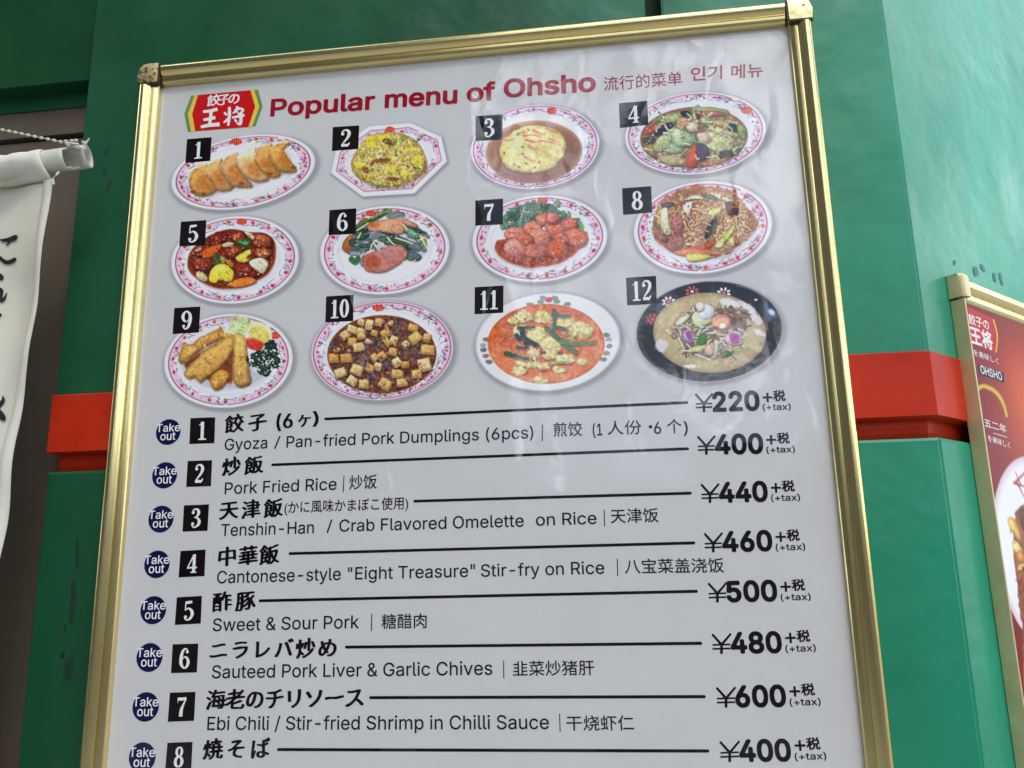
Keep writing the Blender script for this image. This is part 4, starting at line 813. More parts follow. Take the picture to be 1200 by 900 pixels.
def cap(cx, cz, sx, sz, m1, worn=False):
    """corner connector: chamfered block with a raised diagonal ridge and a rivet"""
    bmm = bmesh.new(); W = .0205
    pts = [(0, 0), (0, W*.66), (W*.12, W*.88), (W*.36, W), (W, W), (W, 0)]      # local: x outward horizontally, z outward vertically mirrored below
    pts = [(-.001, -.0008), (W*.97, -.0008), (W, W*.45), (W*.90, W*.78), (W*.72, W*.95), (W*.42, W*1.0), (-.001, W*.99)]
    def lay(s, h, o=0): return [bmm.verts.new((cx+sx*((x-.007)*s+.007), -h, cz+sz*((z-.007)*s+.007))) for x, z in pts]
    L = [lay(1, -YW+.0004), lay(1, .0080), lay(.92, .0108), lay(.66, .0116)]
    for a, b_ in zip(L, L[1:]):
        for i in range(len(a)): bmm.faces.new((a[i], a[(i+1) % len(a)], b_[(i+1) % len(a)], b_[i]))
    bmm.faces.new(L[-1]); bmm.faces.new(L[0][::-1])
    o = obj('corner_cap', bmm, m1, board, True, label='brown scuffed corner joint' if worn else None, auto=30)
    bmm = bmesh.new(); bmesh.ops.create_cone(bmm, cap_ends=True, segments=14, radius1=.0014, radius2=.0011, depth=.0008, matrix=Matrix.Translation((cx+sx*.0125, -.0125, cz+sz*.0125)) @ Matrix.Rotation(rad(90), 4, 'X'))
    r = obj('rivet', bmm, M['gold2'], None); r.parent = o; r.location = (0, 0, 0)
    r.location = -(Vector(o.location)+board.location)
cap(0, 0, -1, 1, M['gold2'], True); cap(BW, 0, 1, 1, M['gold']); cap(0, -BH, -1, -1, M['gold']); cap(BW, -BH, 1, -1, M['gold'])
for cx, s in ((0, -1), (BW, 1)):      # thin dark joint lines between rail and cap
    bmm = bmesh.new(); box(bmm, min(cx, cx+s*.0186), max(cx, cx+s*.0186), -.0108, 0, -.0018, -.0009); obj('joint_line', bmm, mat('joint_dark', (.05, .025, .015), .6), board)
    bmm = bmesh.new(); box(bmm, min(cx-s*.0020, cx-s*.0011), max(cx-s*.0020, cx-s*.0011), -.0108, 0, .0, .0186); obj('joint_line', bmm, bpy.data.materials['joint_dark'], board)
# ---- the dishes
LAY = 4e-5
def lattice(name, P3, C, keep, parent, m, label=None):
    """one mesh from a painted lattice: P3 (ny, nx, 3) points, C (ny, nx, 3) printed colour, keep (ny-1, nx-1) faces"""
    ny, nx = P3.shape[:2]; jj, ii = np.nonzero(keep)
    a = jj*nx+ii; F = np.stack([a, a+nx, a+nx+1, a+1], 1)
    used = np.unique(F); mp_ = np.full(ny*nx, -1); mp_[used] = np.arange(len(used)); F = mp_[F]
    V = P3.reshape(-1, 3)[used].astype(np.float32); me = bpy.data.meshes.new(name)
    me.vertices.add(len(V)); me.vertices.foreach_set('co', V.ravel()); me.loops.add(F.size); me.loops.foreach_set('vertex_index', F.ravel().astype(np.int32))
    me.polygons.add(len(F)); me.polygons.foreach_set('loop_start', np.arange(0, F.size, 4, dtype=np.int32)); me.update(calc_edges=True); me.validate()
    at = me.color_attributes.new('ink', 'FLOAT_COLOR', 'POINT'); cc = np.ones((len(V), 4), np.float32); cc[:, :3] = C.reshape(-1, 3)[used]
    at.data.foreach_set('color', cc.ravel())
    return link(name, me, m, parent, label)
FOODN = ['gyoza_picture', 'fried_rice_picture', 'omelette_picture', 'stir_fry_picture', 'sweet_sour_pork_picture', 'liver_chives_picture', 'chilli_shrimp_picture', 'noodle_picture', 'fried_chicken_picture', 'tofu_picture', 'egg_soup_picture', 'noodle_soup_picture']
DLAB = ['oval plate of six pan-fried dumplings', 'eight-sided plate of fried rice', 'bowl with a round crab omelette in brown sauce', 'bowl of mixed vegetable and seafood stir-fry', 'plate of sweet and sour pork with yellow pineapple', 'plate of liver and green chives', 'plate of chilli shrimp on green lettuce', 'plate of fried noodles', 'plate of fried chicken strips with parsley and lemon', 'bowl of diced tofu in dark sauce', 'pale bowl of red soup with egg and chives', 'black bowl of noodle soup with pink and white toppings']
STEP = .55; GRAIN = (.6, 1, .5, .8, 1.1, .8, 1.0, .9, .8, .8, .9, .4)
for i, (num, ox, oy, s, plp, fn, tile) in enumerate(DISHES):
    pl = Plate(*plp); pw, ph = plp[0]+plp[2]+60, plp[1]+plp[3]+60
    p = Pic(pw, ph, STEP*s, seed=i+1); sdf = fn(p, pl)
    P3 = on_plane_arr(ox+p.X/s, oy+p.Y/s, (0, 0, 0), (0, 1, 0))
    R = p.R; mid = lambda A: (A[:-1, :-1]+A[1:, :-1]+A[:-1, 1:]+A[1:, 1:])/4
    ins = mid(R) < 1.0; foodm = (mid(np.minimum(sdf, 1e3)) > 0) & ins
    fm = np.clip(sdf/8, 0, 1)[..., None]                 # grain, gloss and crevices of the photographed food
    g1 = vnoise(p.X, p.Y, 15, 900+i, 3); g2 = vnoise(p.X, p.Y, 10, 950+i, 2); g3 = vnoise(p.X, p.Y, 34, 970+i, 2)
    p.C *= 1+fm*GRAIN[i]*(.17*g1+.10*g3)[..., None]
    p.C += fm*GRAIN[i]*(np.clip(g2-.42, 0, 1)*150)[..., None]-fm*GRAIN[i]*(np.clip(-g2-.42, 0, 1)*110)[..., None]
    C = np.clip(lin(np.clip(p.C, 0, 255))*KP, .004, .88)
    A = P3.copy(); A[..., 1] = -LAY*2
    d = lattice('dish_picture', A, C, ins & ~foodm, board, M['print'], label='photo of '+DLAB[i])
    lattice(FOODN[i], A, C, foodm, d, M['print'])
    
    # soft printed shadow of the cut-out
    q = Plate(plp[0]+12, plp[1]+16, plp[2]*1.01, plp[3]*1.015, plp[4]); R2 = q.r(p.X, p.Y)
    if num == '2': R2 = R2*.0+np.where(True, 1-(p.sd_poly((slice(None), slice(None)), np.array([(x+9, y+13) for x, y in [(430, 92), (795, 62), (1070, 188), (1118, 408), (828, 690), (375, 718), (93, 510), (138, 300)]], float)))/pl.hh, 0)
    f = np.clip((1.085-R2)/.10, 0, 1); f = f*f*(3-2*f)*.42
    shc = np.array(PAPER)*(1-f[..., None]); B = P3.copy(); B[..., 1] = -LAY
    sk = (~ins) & (mid(R2) < 1.09)
    sk &= mid(R) < 1.3; B[..., 1] = -LAY*(.5+.1*i)
    st = lattice('plate_shadow', B, shc, sk, d, M['print'])
# ---- tiles and numerals
def tilepart(num, corners, label=None, hf=.72):
    sh = Sheet(BOARD); sh.poly([bp(*c) for c in corners], LAY*4); t = sh.build('number_tile', M['tile'], board, label)
    s2 = Sheet(BOARD); digit(s2, num, corners, LAY*5, hfrac=hf); s2.build('number', M['white'], t)
for i, (num, ox, oy, s, plp, fn, tile) in enumerate(DISHES):
    tilepart(num, [(ox+x/s, oy+y/s) for x, y in tile], label='black tile numbered '+num+' beside its dish photo')
ROWS = []   # tile corners tl, tr, br, bl ; badge centre ; heading (text, L, R, h) ; leader ends
ROWT = [[(223.3, 490), (252.3, 489), (251.3, 519.3), (222, 520.3)], [(220, 540.3), (248.7, 539.3), (247.3, 569.7), (218.3, 570.7)], [(215.7, 592.3), (245, 591), (243.3, 622), (214, 623)],
        [(211.7, 645.7), (241, 644), (239.7, 675), (209.3, 676.7)], [(207.3, 700), (236.7, 698.3), (235.3, 730.7), (205, 732.3)], [(202.5, 755), (232.5, 754.2), (230.8, 787.9), (200.4, 788.8)],
        [(199.2, 811.7), (229.2, 810.8), (227.5, 844.6), (196.7, 845.8)], [(196.3, 870.4), (225.8, 869.4), (224, 903.5), (193.4, 904.6)]]
BAD = [(197.3, 506.3), (193, 557), (188.7, 608.3), (184, 661.3), (179.7, 715), (175.2, 770.4), (170.8, 828.3), (166.7, 887.5)]
LEAD = [((381, 491), (805.4, 471.7)), ((319, 544.7), (806.3, 525.8)), ((485.7, 587.3), (809.6, 577.9)), ((339.3, 648.7), (813.8, 636.2)), ((304.3, 704), (816.7, 692.9)), ((405.4, 758.3), (821.7, 753.8)), ((433.8, 817.5), (825.8, 816.3)), ((325.8, 878.3), (830, 880))]
HEAD = [[('餃子', (265.7, 506.7), (310.5, 503.5), 18.5), ('(6', (324, 502.2), (343, 501), 18), ('ヶ', (349, 500.5), (364, 499.7), 14), (')', (366.5, 500), (373.3, 499.5), 18)],
        [('炒飯', (262.3, 556.7), (306, 554), 18.5)], [('天津飯', (259, 608), (329, 605), 19)], [('中華飯', (256.7, 663), (324.7, 660), 20)], [('酢豚', (250.7, 716), (296.7, 714), 20)],
        [('ニラレバ炒め', (247, 772.5), (393, 769.5), 20)], [('海老のチリソース', (243.3, 831), (425, 828.5), 21)], [('焼そば', (240, 889), (313.8, 888), 21)]]
E1 = 13.2
DESC = [[('Gyoza', (263.3, 527.7), (313, 525.2), 'e'), ('/', (321, 526), (328.5, 525.6), 's'), ('Pan-fried Pork Dumplings (6pcs)', (335.7, 524.5), (625, 513.4), 'e'), ('|', (634.9, 512.7), (636.0, 512.7), 'b'), ('煎饺', (648.8, 512), (682.5, 511), 'c'), ('(1', (695, 510.5), (706, 510), 'n'), ('人份・', (712, 510), (765, 508.5), 'c'), ('6', (767, 508.5), (775, 508), 'n'), ('个', (782, 508), (799, 507.5), 'c'), (')', (801.5, 508), (806, 508), 'n')],
        [('Pork Fried Rice', (263.3, 579.2), (394.3, 573.8), 'e'), ('|', (401.6, 573), (402.7, 573), 'b'), ('炒饭', (409.3, 574), (441.7, 572.7), 'c')],
        [('Tenshin-Han', (259, 628.3), (367.7, 624.9), 'e'), ('/', (382.5, 624.5), (390, 624), 's'), ('Crab Flavored Omelette', (397.7, 623), (613.8, 617), 'e'), ('on Rice', (628.3, 616), (699.2, 613.8), 'e'), ('|', (707.8, 613), (708.9, 613), 'b'), ('天津饭', (716, 613.5), (772, 612), 'c')],
        [('Cantonese-style', (254.3, 683.6), (399.3, 679.6), 'e'), ('"Eight Treasure"', (407.7, 679.2), (556.8, 675.8), 'e'), ('Stir-fry on Rice', (563.8, 675.8), (708.3, 672.2), 'e'), ('|', (723.3, 671), (724.4, 671), 'b'), ('八宝菜盖浇饭', (732.5, 672.5), (848.8, 671), 'c')],
        [('Sweet & Sour Pork', (249.3, 739.6), (420.7, 736), 'e'), ('|', (434.6, 735.5), (435.8, 735.5), 'b'), ('糖醋肉', (447.3, 737.2), (500, 736.2), 'c')],
        [('Sauteed Pork Liver & Garlic Chives', (248.3, 794.8), (577, 790.6), 'e'), ('|', (589.9, 791), (591, 791), 'b'), ('韭菜炒猪肝', (601.3, 792.5), (696.7, 791.3), 'c')],
        [('Ebi Chili / Stir-fried Shrimp in Chilli Sauce', (242.9, 855.4), (643.3, 854.2), 'e'), ('|', (655.9, 853.5), (657, 853.5), 'b'), ('干烧虾仁', (664.2, 856.5), (743.3, 856), 'c')],
        [('Yakisoba / Stir-fried Noodles', (239, 917.5), (480, 917), 'e'), ('|', (492, 917), (493, 917), 'b'), ('炒面', (501, 918), (538, 918), 'c')]]
PRICE = ['220', '400', '440', '460', '500', '480', '600', '400']
NPX = [((836.7, 482.5), (889.6, 480.8)), ((839.6, 532.5), (893.8, 531.5)), ((844.2, 589), (899.2, 587.7)), ((848.3, 646.9), (904.6, 645.6)), ((853.3, 705.6), (910.4, 704.4)), ((858.3, 765.8), (915.8, 765)), ((863.8, 828.8), (920.8, 828)), ((868.3, 892.5), (926.7, 892))]
for r in range(8):
    tilepart(str(r+1), ROWT[r], label='black tile numbered %d in the price list' % (r+1))
    c = bp(*BAD[r]); rr = .01115
    sh = Sheet(BOARD); sh.poly([(c[0]+rr*math.cos(t*math.pi/24), c[1]+rr*math.sin(t*math.pi/24)) for t in range(48)], LAY*4); bd = sh.build('takeout_badge', M['navy'], board)
    sh = Sheet(BOARD); q = lambda x, y: (x, y)
    fit(sh, 'Take', (c[0]-rr*.98, c[1]+rr*.04), (c[0]+rr*.94, c[1]+rr*.04), -rr*.60, LAY*5, off=.012, m=lambda x, y: np.array([x, y]))
    fit(sh, 'out', (c[0]-rr*.60, c[1]-rr*.62), (c[0]+rr*.60, c[1]-rr*.62), -rr*.62, LAY*5, off=.012, m=lambda x, y: np.array([x, y])); sh.build('badge_lettering', M['white'], bd)
    sh = Sheet(BOARD)
    for t, L, R_, hg in HEAD[r]:
        if len(t) == 1 or t == '(6': fit(sh, t, L, R_, hg, LAY*4, off=.01, fat=.03, full=(t != '(6'), capem=.80)
        else: brushline(sh, t, L, R_, hg, LAY*4)
    if r == 2:
        fit(sh, '(かに風味かまぼこ使用)', (333.3, 601.6), (478.3, 596.2), 13.5, LAY*4, capem=.86, off=.006, yoff=.06)
    sh.build('dish_name', M['black'], board)
    sh = Sheet(BOARD)
    for t, L, R_, k in DESC[r]:
        if k == 'e': fit(sh, t, L, R_, E1*(1+.028*r), LAY*4, off=.0075)
        elif k == 's': fit(sh, t, L, R_, E1*1.1*(1+.028*r), LAY*4, off=.002, full=True)
        elif k == 'b': fit(sh, t, (L[0], L[1]+4), (R_[0], R_[1]+4), 19*(1+.02*r), LAY*4, full=True)
        elif k == 'n': fit(sh, t, L, R_, 13.5, LAY*4, off=.012)
        else: fit(sh, t, (L[0], L[1]), R_, 17*(1+.012*r), LAY*4, capem=.95, off=.006, yoff=.09)
    sh.build('dish_description', M['textblue'], board)
    a, b_ = bp(*LEAD[r][0]), bp(*LEAD[r][1]); sh = Sheet(BOARD); th = .0011
    n_ = 10; pts = [(b_[0]+th*.6*math.sin(k*math.pi/n_), b_[1]+th*math.cos(k*math.pi/n_)) for k in range(n_+1)]+[(a[0]-th*.6*math.sin(k*math.pi/n_), a[1]-th*math.cos(k*math.pi/n_)) for k in range(n_+1)]
    sh.poly(pts, LAY*4); sh.build('leader_line', M['black'], board)
    sh = Sheet(BOARD); L, R_ = NPX[r]; k = 1+.018*r; cap_ = 22.6*(1+.017*r)
    fit(sh, PRICE[r], L, R_, cap_, LAY*4, off=.046, capem=.78, yoff=.03)
    y0 = (L[0]-22.2*k, L[1]+.7); y1 = (L[0]-1.2*k, L[1]); xf = lambda p: bp(y0[0]+(y1[0]-y0[0])*p[0], y0[1]+(y1[1]-y0[1])*p[0]-cap_*.95*p[1])
    for q_, st in enumerate([[(.02, 1, .11), (.5, .46, .13)], [(.98, 1, .11), (.5, .46, .13)], [(.5, .50, .14), (.5, 0, .14)], [(.04, .46, .085), (.96, .46, .085)], [(.04, .26, .085), (.96, .26, .085)]]): ribbon(sh, st, LAY*4+q_*6e-6, xf)
    sh.build('price', M['black'], board)
    sh = Sheet(BOARD); tx = R_[0]+4.6*k; ty = L[1]
    fit(sh, '+', (tx, ty-11.5*k), (tx+11*k, ty-11.6*k), 10.5*k, LAY*4, off=.02, full=True)
    fit(sh, '税', (tx+12.3*k, ty-12.2*k), (tx+26.5*k, ty-12.6*k), 13.2*k, LAY*4, capem=.98, off=.018, yoff=.10, fat=.02)
    fit(sh, '(+tax)', (tx, ty-1.8*k), (tx+32.5*k, ty-2.6*k), 7.0*k, LAY*4, off=.016); sh.build('tax_note', M['black'], board)
# ---- logo and title
LG = lambda x, y: bp(205+x/10, 95+y/10)
sh = Sheet(BOARD); sh.poly([LG(*p) for p in ((190, 172), (975, 100), (1028, 300), (945, 530), (152, 598), (110, 385))], LAY*3); lg = sh.build('logo_panel', M['green_ink'], board, label='red, yellow and green six-sided shop logo')
sh = Sheet(BOARD); sh.poly([LG(*p) for p in ((232, 168), (930, 104), (990, 300), (905, 534), (190, 594), (152, 385))], LAY*4); sh.build('yellow_band', M['yellow'], lg)
sh = Sheet(BOARD); sh.poly([LG(*p) for p in ((272, 164), (885, 108), (942, 300), (862, 540), (238, 588), (203, 385))], LAY*5); sh.build('red_field', M['logored'], lg)
sh = Sheet(BOARD)
def LX(p): return LG(*p)
brushline(sh, '餃子の', (390, 293), (752, 262), 118, LAY*6, fat=.03, rise=.06, m=LG)
st = [[(330, 360, 30), (410, 352, 34), (500, 330, 40)], [(335, 455, 28), (400, 445, 34), (475, 428, 38)], [(305, 540, 34), (400, 520, 40), (525, 508, 46)], [(425, 350, 40), (420, 430, 36), (405, 520, 40)],
      [(640, 305, 30), (640, 400, 38), (625, 525, 26)], [(580, 370, 26), (610, 400, 24)], [(572, 490, 16), (620, 450, 30), (650, 425, 20)], [(740, 300, 40), (715, 350, 28), (680, 380, 16)], [(700, 350, 24), (760, 325, 26), (800, 345, 26), (740, 400, 20)], [(720, 350, 18), (740, 375, 20)], [(670, 430, 24), (740, 418, 30), (815, 400, 34)], [(775, 375, 26), (775, 450, 38), (765, 505, 36), (725, 490, 18)], [(700, 450, 20), (725, 480, 28)]]
for q_, s_ in enumerate(st): ribbon(sh, s_, LAY*6+q_*6e-6, LX)
sh.build('logo_lettering', M['white'], lg)
sh = Sheet(BOARD)
for t, L, R_, c in (('Popular', (317.4, 136.8), (438.3, 128.4), 20.2), ('menu', (451.5, 127.0), (534.9, 121.4), 20.6), ('of', (547.9, 119.6), (579.5, 117.4), 21), ('Ohsho', (591.3, 114.8), (697.4, 107.0), 21.4)):
    fit(sh, t, L, R_, c, LAY*4, off=.036, fat=.008, capem=.78, yoff=.03)
sh.build('title_lettering', M['red'], board)
sh = Sheet(BOARD); fit(sh, '流行的菜单', (707.8, 107), (799.7, 100), 17, LAY*4, capem=.96, off=.004, yoff=.10); sh.build('title_lettering', M['red'], board, label='thin red Chinese subtitle')
sh = Sheet(BOARD); fit(sh, '인기', (809.8, 95.2), (846, 92.5), 16.5, LAY*4, capem=.92, off=.012, yoff=.08, slant=.06); fit(sh, '메뉴', (857, 92.5), (893.7, 90), 16.5, LAY*4, capem=.92, off=.012, yoff=.08, slant=.06); sh.build('title_lettering', M['red'], board, label='red brush Korean subtitle')
# ================================================================ the green pillar
pil = thing('green_pillar', 'green painted corner pillar with a red belt running behind the menu boards', 'pillar', (.287, .2, -1.6))
XL, XR = -.0815, .6555; CH = .9
def path(o):       # plan of the pillar, offset outwards by o: left back, left corner, right corner, chamfer end
    ol = o if o > 0 else o*.35
    return [(XL-ol, .5), (XL-ol, YW-o), (XR+o*.414, YW-o), (XR+CH*.7071+o*.7071, YW+CH*.7071-o*.7071), (XR+CH*.7071+o, YW+CH*.7071+2.5)]
def sweep(bm_, rings, seg=None):
    R = []
    for z, o in rings: R.append([bm_.verts.new((x, y, z)) for x, y in path(o)])
    for a, b_ in zip(R, R[1:]):
        for i in range(4): bm_.faces.new((a[i], a[i+1], b_[i+1], b_[i]))
bm = bmesh.new(); sweep(bm, [(-1.6, 0), (-.3640, 0), (-.3618, -.0012), (-.3612, -.006), (-.3600, -.013)]); 
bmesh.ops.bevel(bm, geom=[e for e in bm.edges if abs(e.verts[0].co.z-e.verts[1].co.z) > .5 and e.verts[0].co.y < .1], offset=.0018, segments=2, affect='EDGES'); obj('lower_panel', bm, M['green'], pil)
bm = bmesh.new(); sweep(bm, [(-.3606, -.0125), (-.3560, -.0105), (-.3510, -.0098), (-.3462, -.0100), (-.3452, -.0005), (-.3445, .0015), (-.2940, .0015), (-.2932, .0008), (-.2932, -.004)]); obj('red_belt', bm, M['redpaint'], pil)
JX0, JX1 = wall_pt(756, 10, YW)[0], wall_pt(775, 10, YW)[0]
def upper(x0, x1, left=False, right=False):
    b_ = bmesh.new()
    pts = ([(XL, .5), (XL, YW)] if left else [(x0, YW+.03), (x0, YW)])+([(XR, YW), (XR+CH*.7071, YW+CH*.7071), (XR+CH*.7071, YW+CH*.7071+2.5)] if right else [(x1, YW), (x1, YW+.03)])
    R = [[b_.verts.new((x, y, z)) for x, y in pts] for z in (-.2930, 1.6)]
    for i in range(len(pts)-1): b_.faces.new((R[0][i], R[0][i+1], R[1][i+1], R[1][i]))
    bmesh.ops.bevel(b_, geom=[e for e in b_.edges if abs(e.verts[0].co.z-e.verts[1].co.z) > .5 and len(e.link_faces) == 2], offset=.0016, segments=2, affect='EDGES')
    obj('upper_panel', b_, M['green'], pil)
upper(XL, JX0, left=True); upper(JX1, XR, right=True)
bm = bmesh.new(); box(bm, JX0-.001, JX1+.001, YW+.018, YW+.03, -.292, 1.6); obj('joint_strip', bm, mat('joint_green_dark', (.004, .030, .016), .7, spec=.2), pil)
def stain(pts, pl=(0, YW, 0), n=(0, 1, 0), off=.0004, seed=1):
    q = cat(pts, 9); r = random.Random(seed); q = np.array([(x+r.uniform(-.7, .7), y+r.uniform(-.9, .9)) for x, y in q])
    V = [on_plane(x, y, pl, n) for x, y in q]; nn = np.array(n, float); V = [v-nn*off for v in V]
    mesh('paint_stain', V, [list(range(len(V)))], M['chip'], pil)
for i, s_ in enumerate([[(124, 174), (127, 175), (125, 183), (122.5, 180)], [(122, 197), (126, 196), (124.5, 204), (121, 203)], [(126, 214), (130, 211), (128, 222), (124, 226), (123.5, 221)],
    [(90, 633), (92.5, 632), (92, 665), (89.5, 664), (88, 655)], [(84, 683), (88, 681), (89, 700), (86, 727), (81, 729), (83, 705)], [(76, 733), (78, 732), (76.5, 741), (75, 741)], [(73, 764), (75.5, 765), (74, 771), (71.5, 768)], [(78, 776), (85, 770), (86, 786), (82, 795), (76, 793)], [(84, 668), (86, 668), (85, 672)], [(113, 363), (114, 364), (113, 366)], [(80, 310), (81, 310), (80.5, 312)]]): stain(s_, seed=i)
A2 = rad(45); U2 = np.array([math.cos(A2), math.sin(A2), 0]); N2 = np.array([math.sin(A2), -math.cos(A2), 0]); P2 = np.array([XR, YW, 0])
for i, s_ in enumerate([[(1141, 314), (1145, 313), (1147, 322), (1143, 323)], [(1149, 309), (1153, 312), (1155, 318), (1151, 316)], [(1164, 320), (1167, 321), (1168, 330), (1165, 328)], [(1171, 320), (1174, 322), (1176, 334), (1173, 331)], [(1118, 305), (1121, 306), (1119, 311)]]):
    q = cat(s_, 5); V = [on_plane(x, y, P2+N2*.0005, N2) for x, y in q]; mesh('paint_stain', V, [list(range(len(V)))], mat('teal_stain', (.014, .15, .10), .45), pil)
# ================================================================ second board on the chamfer
b2o = P2+U2*.30
b2 = thing('promotion_board', 'gold-framed red food poster board cut off at the right, round the pillar corner', 'poster board', tuple(b2o+np.array([0, 0, -.9])))
D2 = .0125; U0 = .0470; UW = .46
O2 = P2+N2*D2                       # plane of the frame crest
ZT = -.2325
def p2(u, z, h): v = P2+U2*u+N2*h; return (v[0], v[1], z)
def uz(px, py, h=.0085): w = on_plane(px, py, P2+N2*h, N2); return np.array([(w-P2)@U2, w[2]])
zt0 = uz(1144, 328, D2)[1]; zt1 = uz(1144, 357, .0085)[1]; print('board2 top', zt0, zt1, uz(1144, 345, D2), uz(1136, 345, D2))
TW = zt0-zt1
PT = [(w*TW/.0195, max(h, -.001)*1.05+.0005) for w, h in PROF]
def rail2(p0, p1, out, name='frame_rail', prof=None, mt=None):
    V = []; prof = prof or PT; n = len(prof); o = np.array(out, float)
    for p in (p0, p1):
        for w, h in prof: V.append(np.array(p, float)+o*w+N2*h)
    b_ = bmesh.new(); vs = [b_.verts.new(v) for v in V]
    for i in range(n-1): b_.faces.new((vs[i], vs[i+1], vs[n+i+1], vs[n+i]))
    b_.faces.new(vs[:n]); b_.faces.new(vs[n:][::-1]); return obj(name, b_, mt or M['gold'], b2, True, auto=28)
LW = .0085
LP = [(0, .0004), (0, .0080), (.0012, .0094), (.0045, .0112), (LW-.0012, .0124), (LW-.0003, .0120), (LW, .0110), (LW, .0006)]
ZB = -1.15
base = P2
rail2(tuple(base+U2*(U0+LW))[:2]+(zt1-.0005,), tuple(base+U2*(U0+LW))[:2]+(ZB,), tuple(-U2), prof=LP, mt=M['gold_satin'])
rail2(tuple(base+U2*(U0+.009))[:2]+(zt1,), tuple(base+U2*(U0+UW))[:2]+(zt1,), (0, 0, 1))
rail2(tuple(base+U2*(U0+UW))[:2]+(zt1,), tuple(base+U2*(U0+UW))[:2]+(ZB,), tuple(U2), prof=LP)
rail2(tuple(base+U2*(U0+.009))[:2]+(ZB,), tuple(base+U2*(U0+UW))[:2]+(ZB,), (0, 0, -1))
b_ = bmesh.new()
capz0, capz1 = uz(1118, 345, 0)[1]-.001, zt0+.0015
pts = [(U0-.0012, .0006), (U0-.0012, .0105), (U0+.0015, .0138), (U0+LW, .0140), (U0+LW+.0008, .0125), (U0+LW+.0008, .0006)]
L = [[b_.verts.new(p2(u, z, h*s_)) for u, h in pts] for z, s_ in ((zt1-.0006+.002, 1), (capz1-.004, 1), (capz1-.0008, .93), (capz1, .80))]
for a, c in zip(L, L[1:]):
    for i in range(len(a)): b_.faces.new((a[i], a[(i+1) % len(a)], c[(i+1) % len(a)], c[i]))
b_.faces.new(L[0][::-1]); b_.faces.new(L[-1]); obj('corner_cap', b_, M['gold_satin'], b2, True, auto=40)
# poster of the second board, painted in millimetres
def mm(px, py): u, z = uz(px, py, .0055); return ((u-U0)*1000, (ZT_-z)*1000)
ZT_ = zt1+.004
pp = Pic(430, 700, 1.3, seed=40); pp.C[:] = (108, 6, 8)
f_ = (slice(None), slice(None))
g = np.exp(-(((pp.X-mm(1205, 470)[0])/60)**2+((pp.Y-mm(1205, 470)[1])/75)**2)); pp.mixin(f_, g*.9, np.ones(pp.X.shape+(3,))*np.array((200, 84, 14)))
g = np.exp(-(((pp.X-mm(1160, 375)[0])/50)**2+((pp.Y-mm(1160, 375)[1])/22)**2)); pp.mixin(f_, g*.5, np.ones(pp.X.shape+(3,))*np.array((104, 12, 20)))
cx_, cy_ = mm(1222, 625); pr_ = cx_-mm(1175, 560)[0]
x0_, y0_ = mm(1172, 556)
pcx, pcy = mm(1228, 650); prx = pcx-mm(1166, 650)[0]
pp.ell(pcx, pcy, prx*1.0, mm(1228, 650)[1]-mm(1228, 538)[1], (222, 216, 222), edge=(190, 170, 180), ew=10)
for a_, c_ in (((1190, 565), (1210, 545)), ((1196, 568), (1190, 553)), ((1188, 566), (1206, 572)), ((1192, 566), (1204, 590))): pp.line([mm(*a_), mm(*c_)], 2.2, (150, 34, 34), w2=1)
pp.poly([mm(*q) for q in ((1188, 612), (1215, 590), (1290, 600), (1300, 850), (1212, 850), (1198, 740))], (128, 66, 26), tex=.3, ts=8, wob=3)
rg = random.Random(5)
for k in range(150):
    px_, py_ = rg.uniform(1187, 1290), rg.uniform(610, 830)
    if px_ < 1187+(py_-610)*.13: continue
    x_, y_ = mm(px_, py_); c_ = rg.choice([(196, 130, 50), (222, 170, 84), (150, 70, 26), (228, 196, 120), (90, 36, 20)])
    pp.ell(x_, y_, rg.uniform(5, 13), rg.uniform(4, 10), c_, ang=rg.random()*3, edge=tuple(v*.6 for v in c_), ew=4, lit=(.7, 1.25), wob=3, ts=7, tex=.15)
P3 = np.stack([P2[0]+U2[0]*(U0+pp.X/1000)+N2[0]*.0055, P2[1]+U2[1]*(U0+pp.X/1000)+N2[1]*.0055, ZT_-pp.Y/1000], -1)
keep = np.ones((pp.ny-1, pp.nx-1), bool)
ps = lattice('poster_sheet', P3, np.clip(lin(np.clip(pp.C, 0, 255))*1.3, .002, .85), keep, b2, M['print2'])
b_ = bmesh.new(); vs = [b_.verts.new(p2(U0+u, z, h)) for h in (.0006, .005) for u, z in ((.002, ZT_), (UW-.002, ZT_), (UW-.002, ZB), (.002, ZB))]
for f in ((0, 1, 2, 3), (7, 6, 5, 4), (0, 4, 5, 1), (1, 5, 6, 2), (2, 6, 7, 3), (3, 7, 4, 0)): b_.faces.new([vs[i] for i in f])
obj('backing_panel', b_, mat('board_backing_dark', (.25, .02, .02), .6), b2)
FR2 = (P2+U2*U0+N2*.0055+np.array([0, 0, ZT_]), U2, (0, 0, 1), N2)
def m2(px, py): x, y = mm(px, py); return np.array([max(x/1000, .004), -y/1000])
sh = Sheet(FR2); sh.poly([m2(*p) for p in ((1126, 356), (1163, 373), (1166.5, 391), (1165, 412), (1130, 398), (1122, 376))], LAY); lg2 = sh.build('logo_panel', M['logored2'], b2)
sh = Sheet(FR2); ribbon(sh, [(1164, 374, 1.8), (1168.5, 393, 1.8), (1167, 413, 1.8)], LAY*2, lambda p: m2(*p)); sh.build('yellow_band', M['yellow2'], lg2)
sh = Sheet(FR2); fit(sh, '餃子の', (1136, 379.5), (1159.5, 387.5), 11, LAY*2, capem=.9, off=.02, yoff=.1, m=m2); fit(sh, '王将', (1139, 403), (1164, 411), 19, LAY*2, capem=.9, off=.035, yoff=.1, m=m2); sh.build('logo_lettering', M['white2'], lg2)
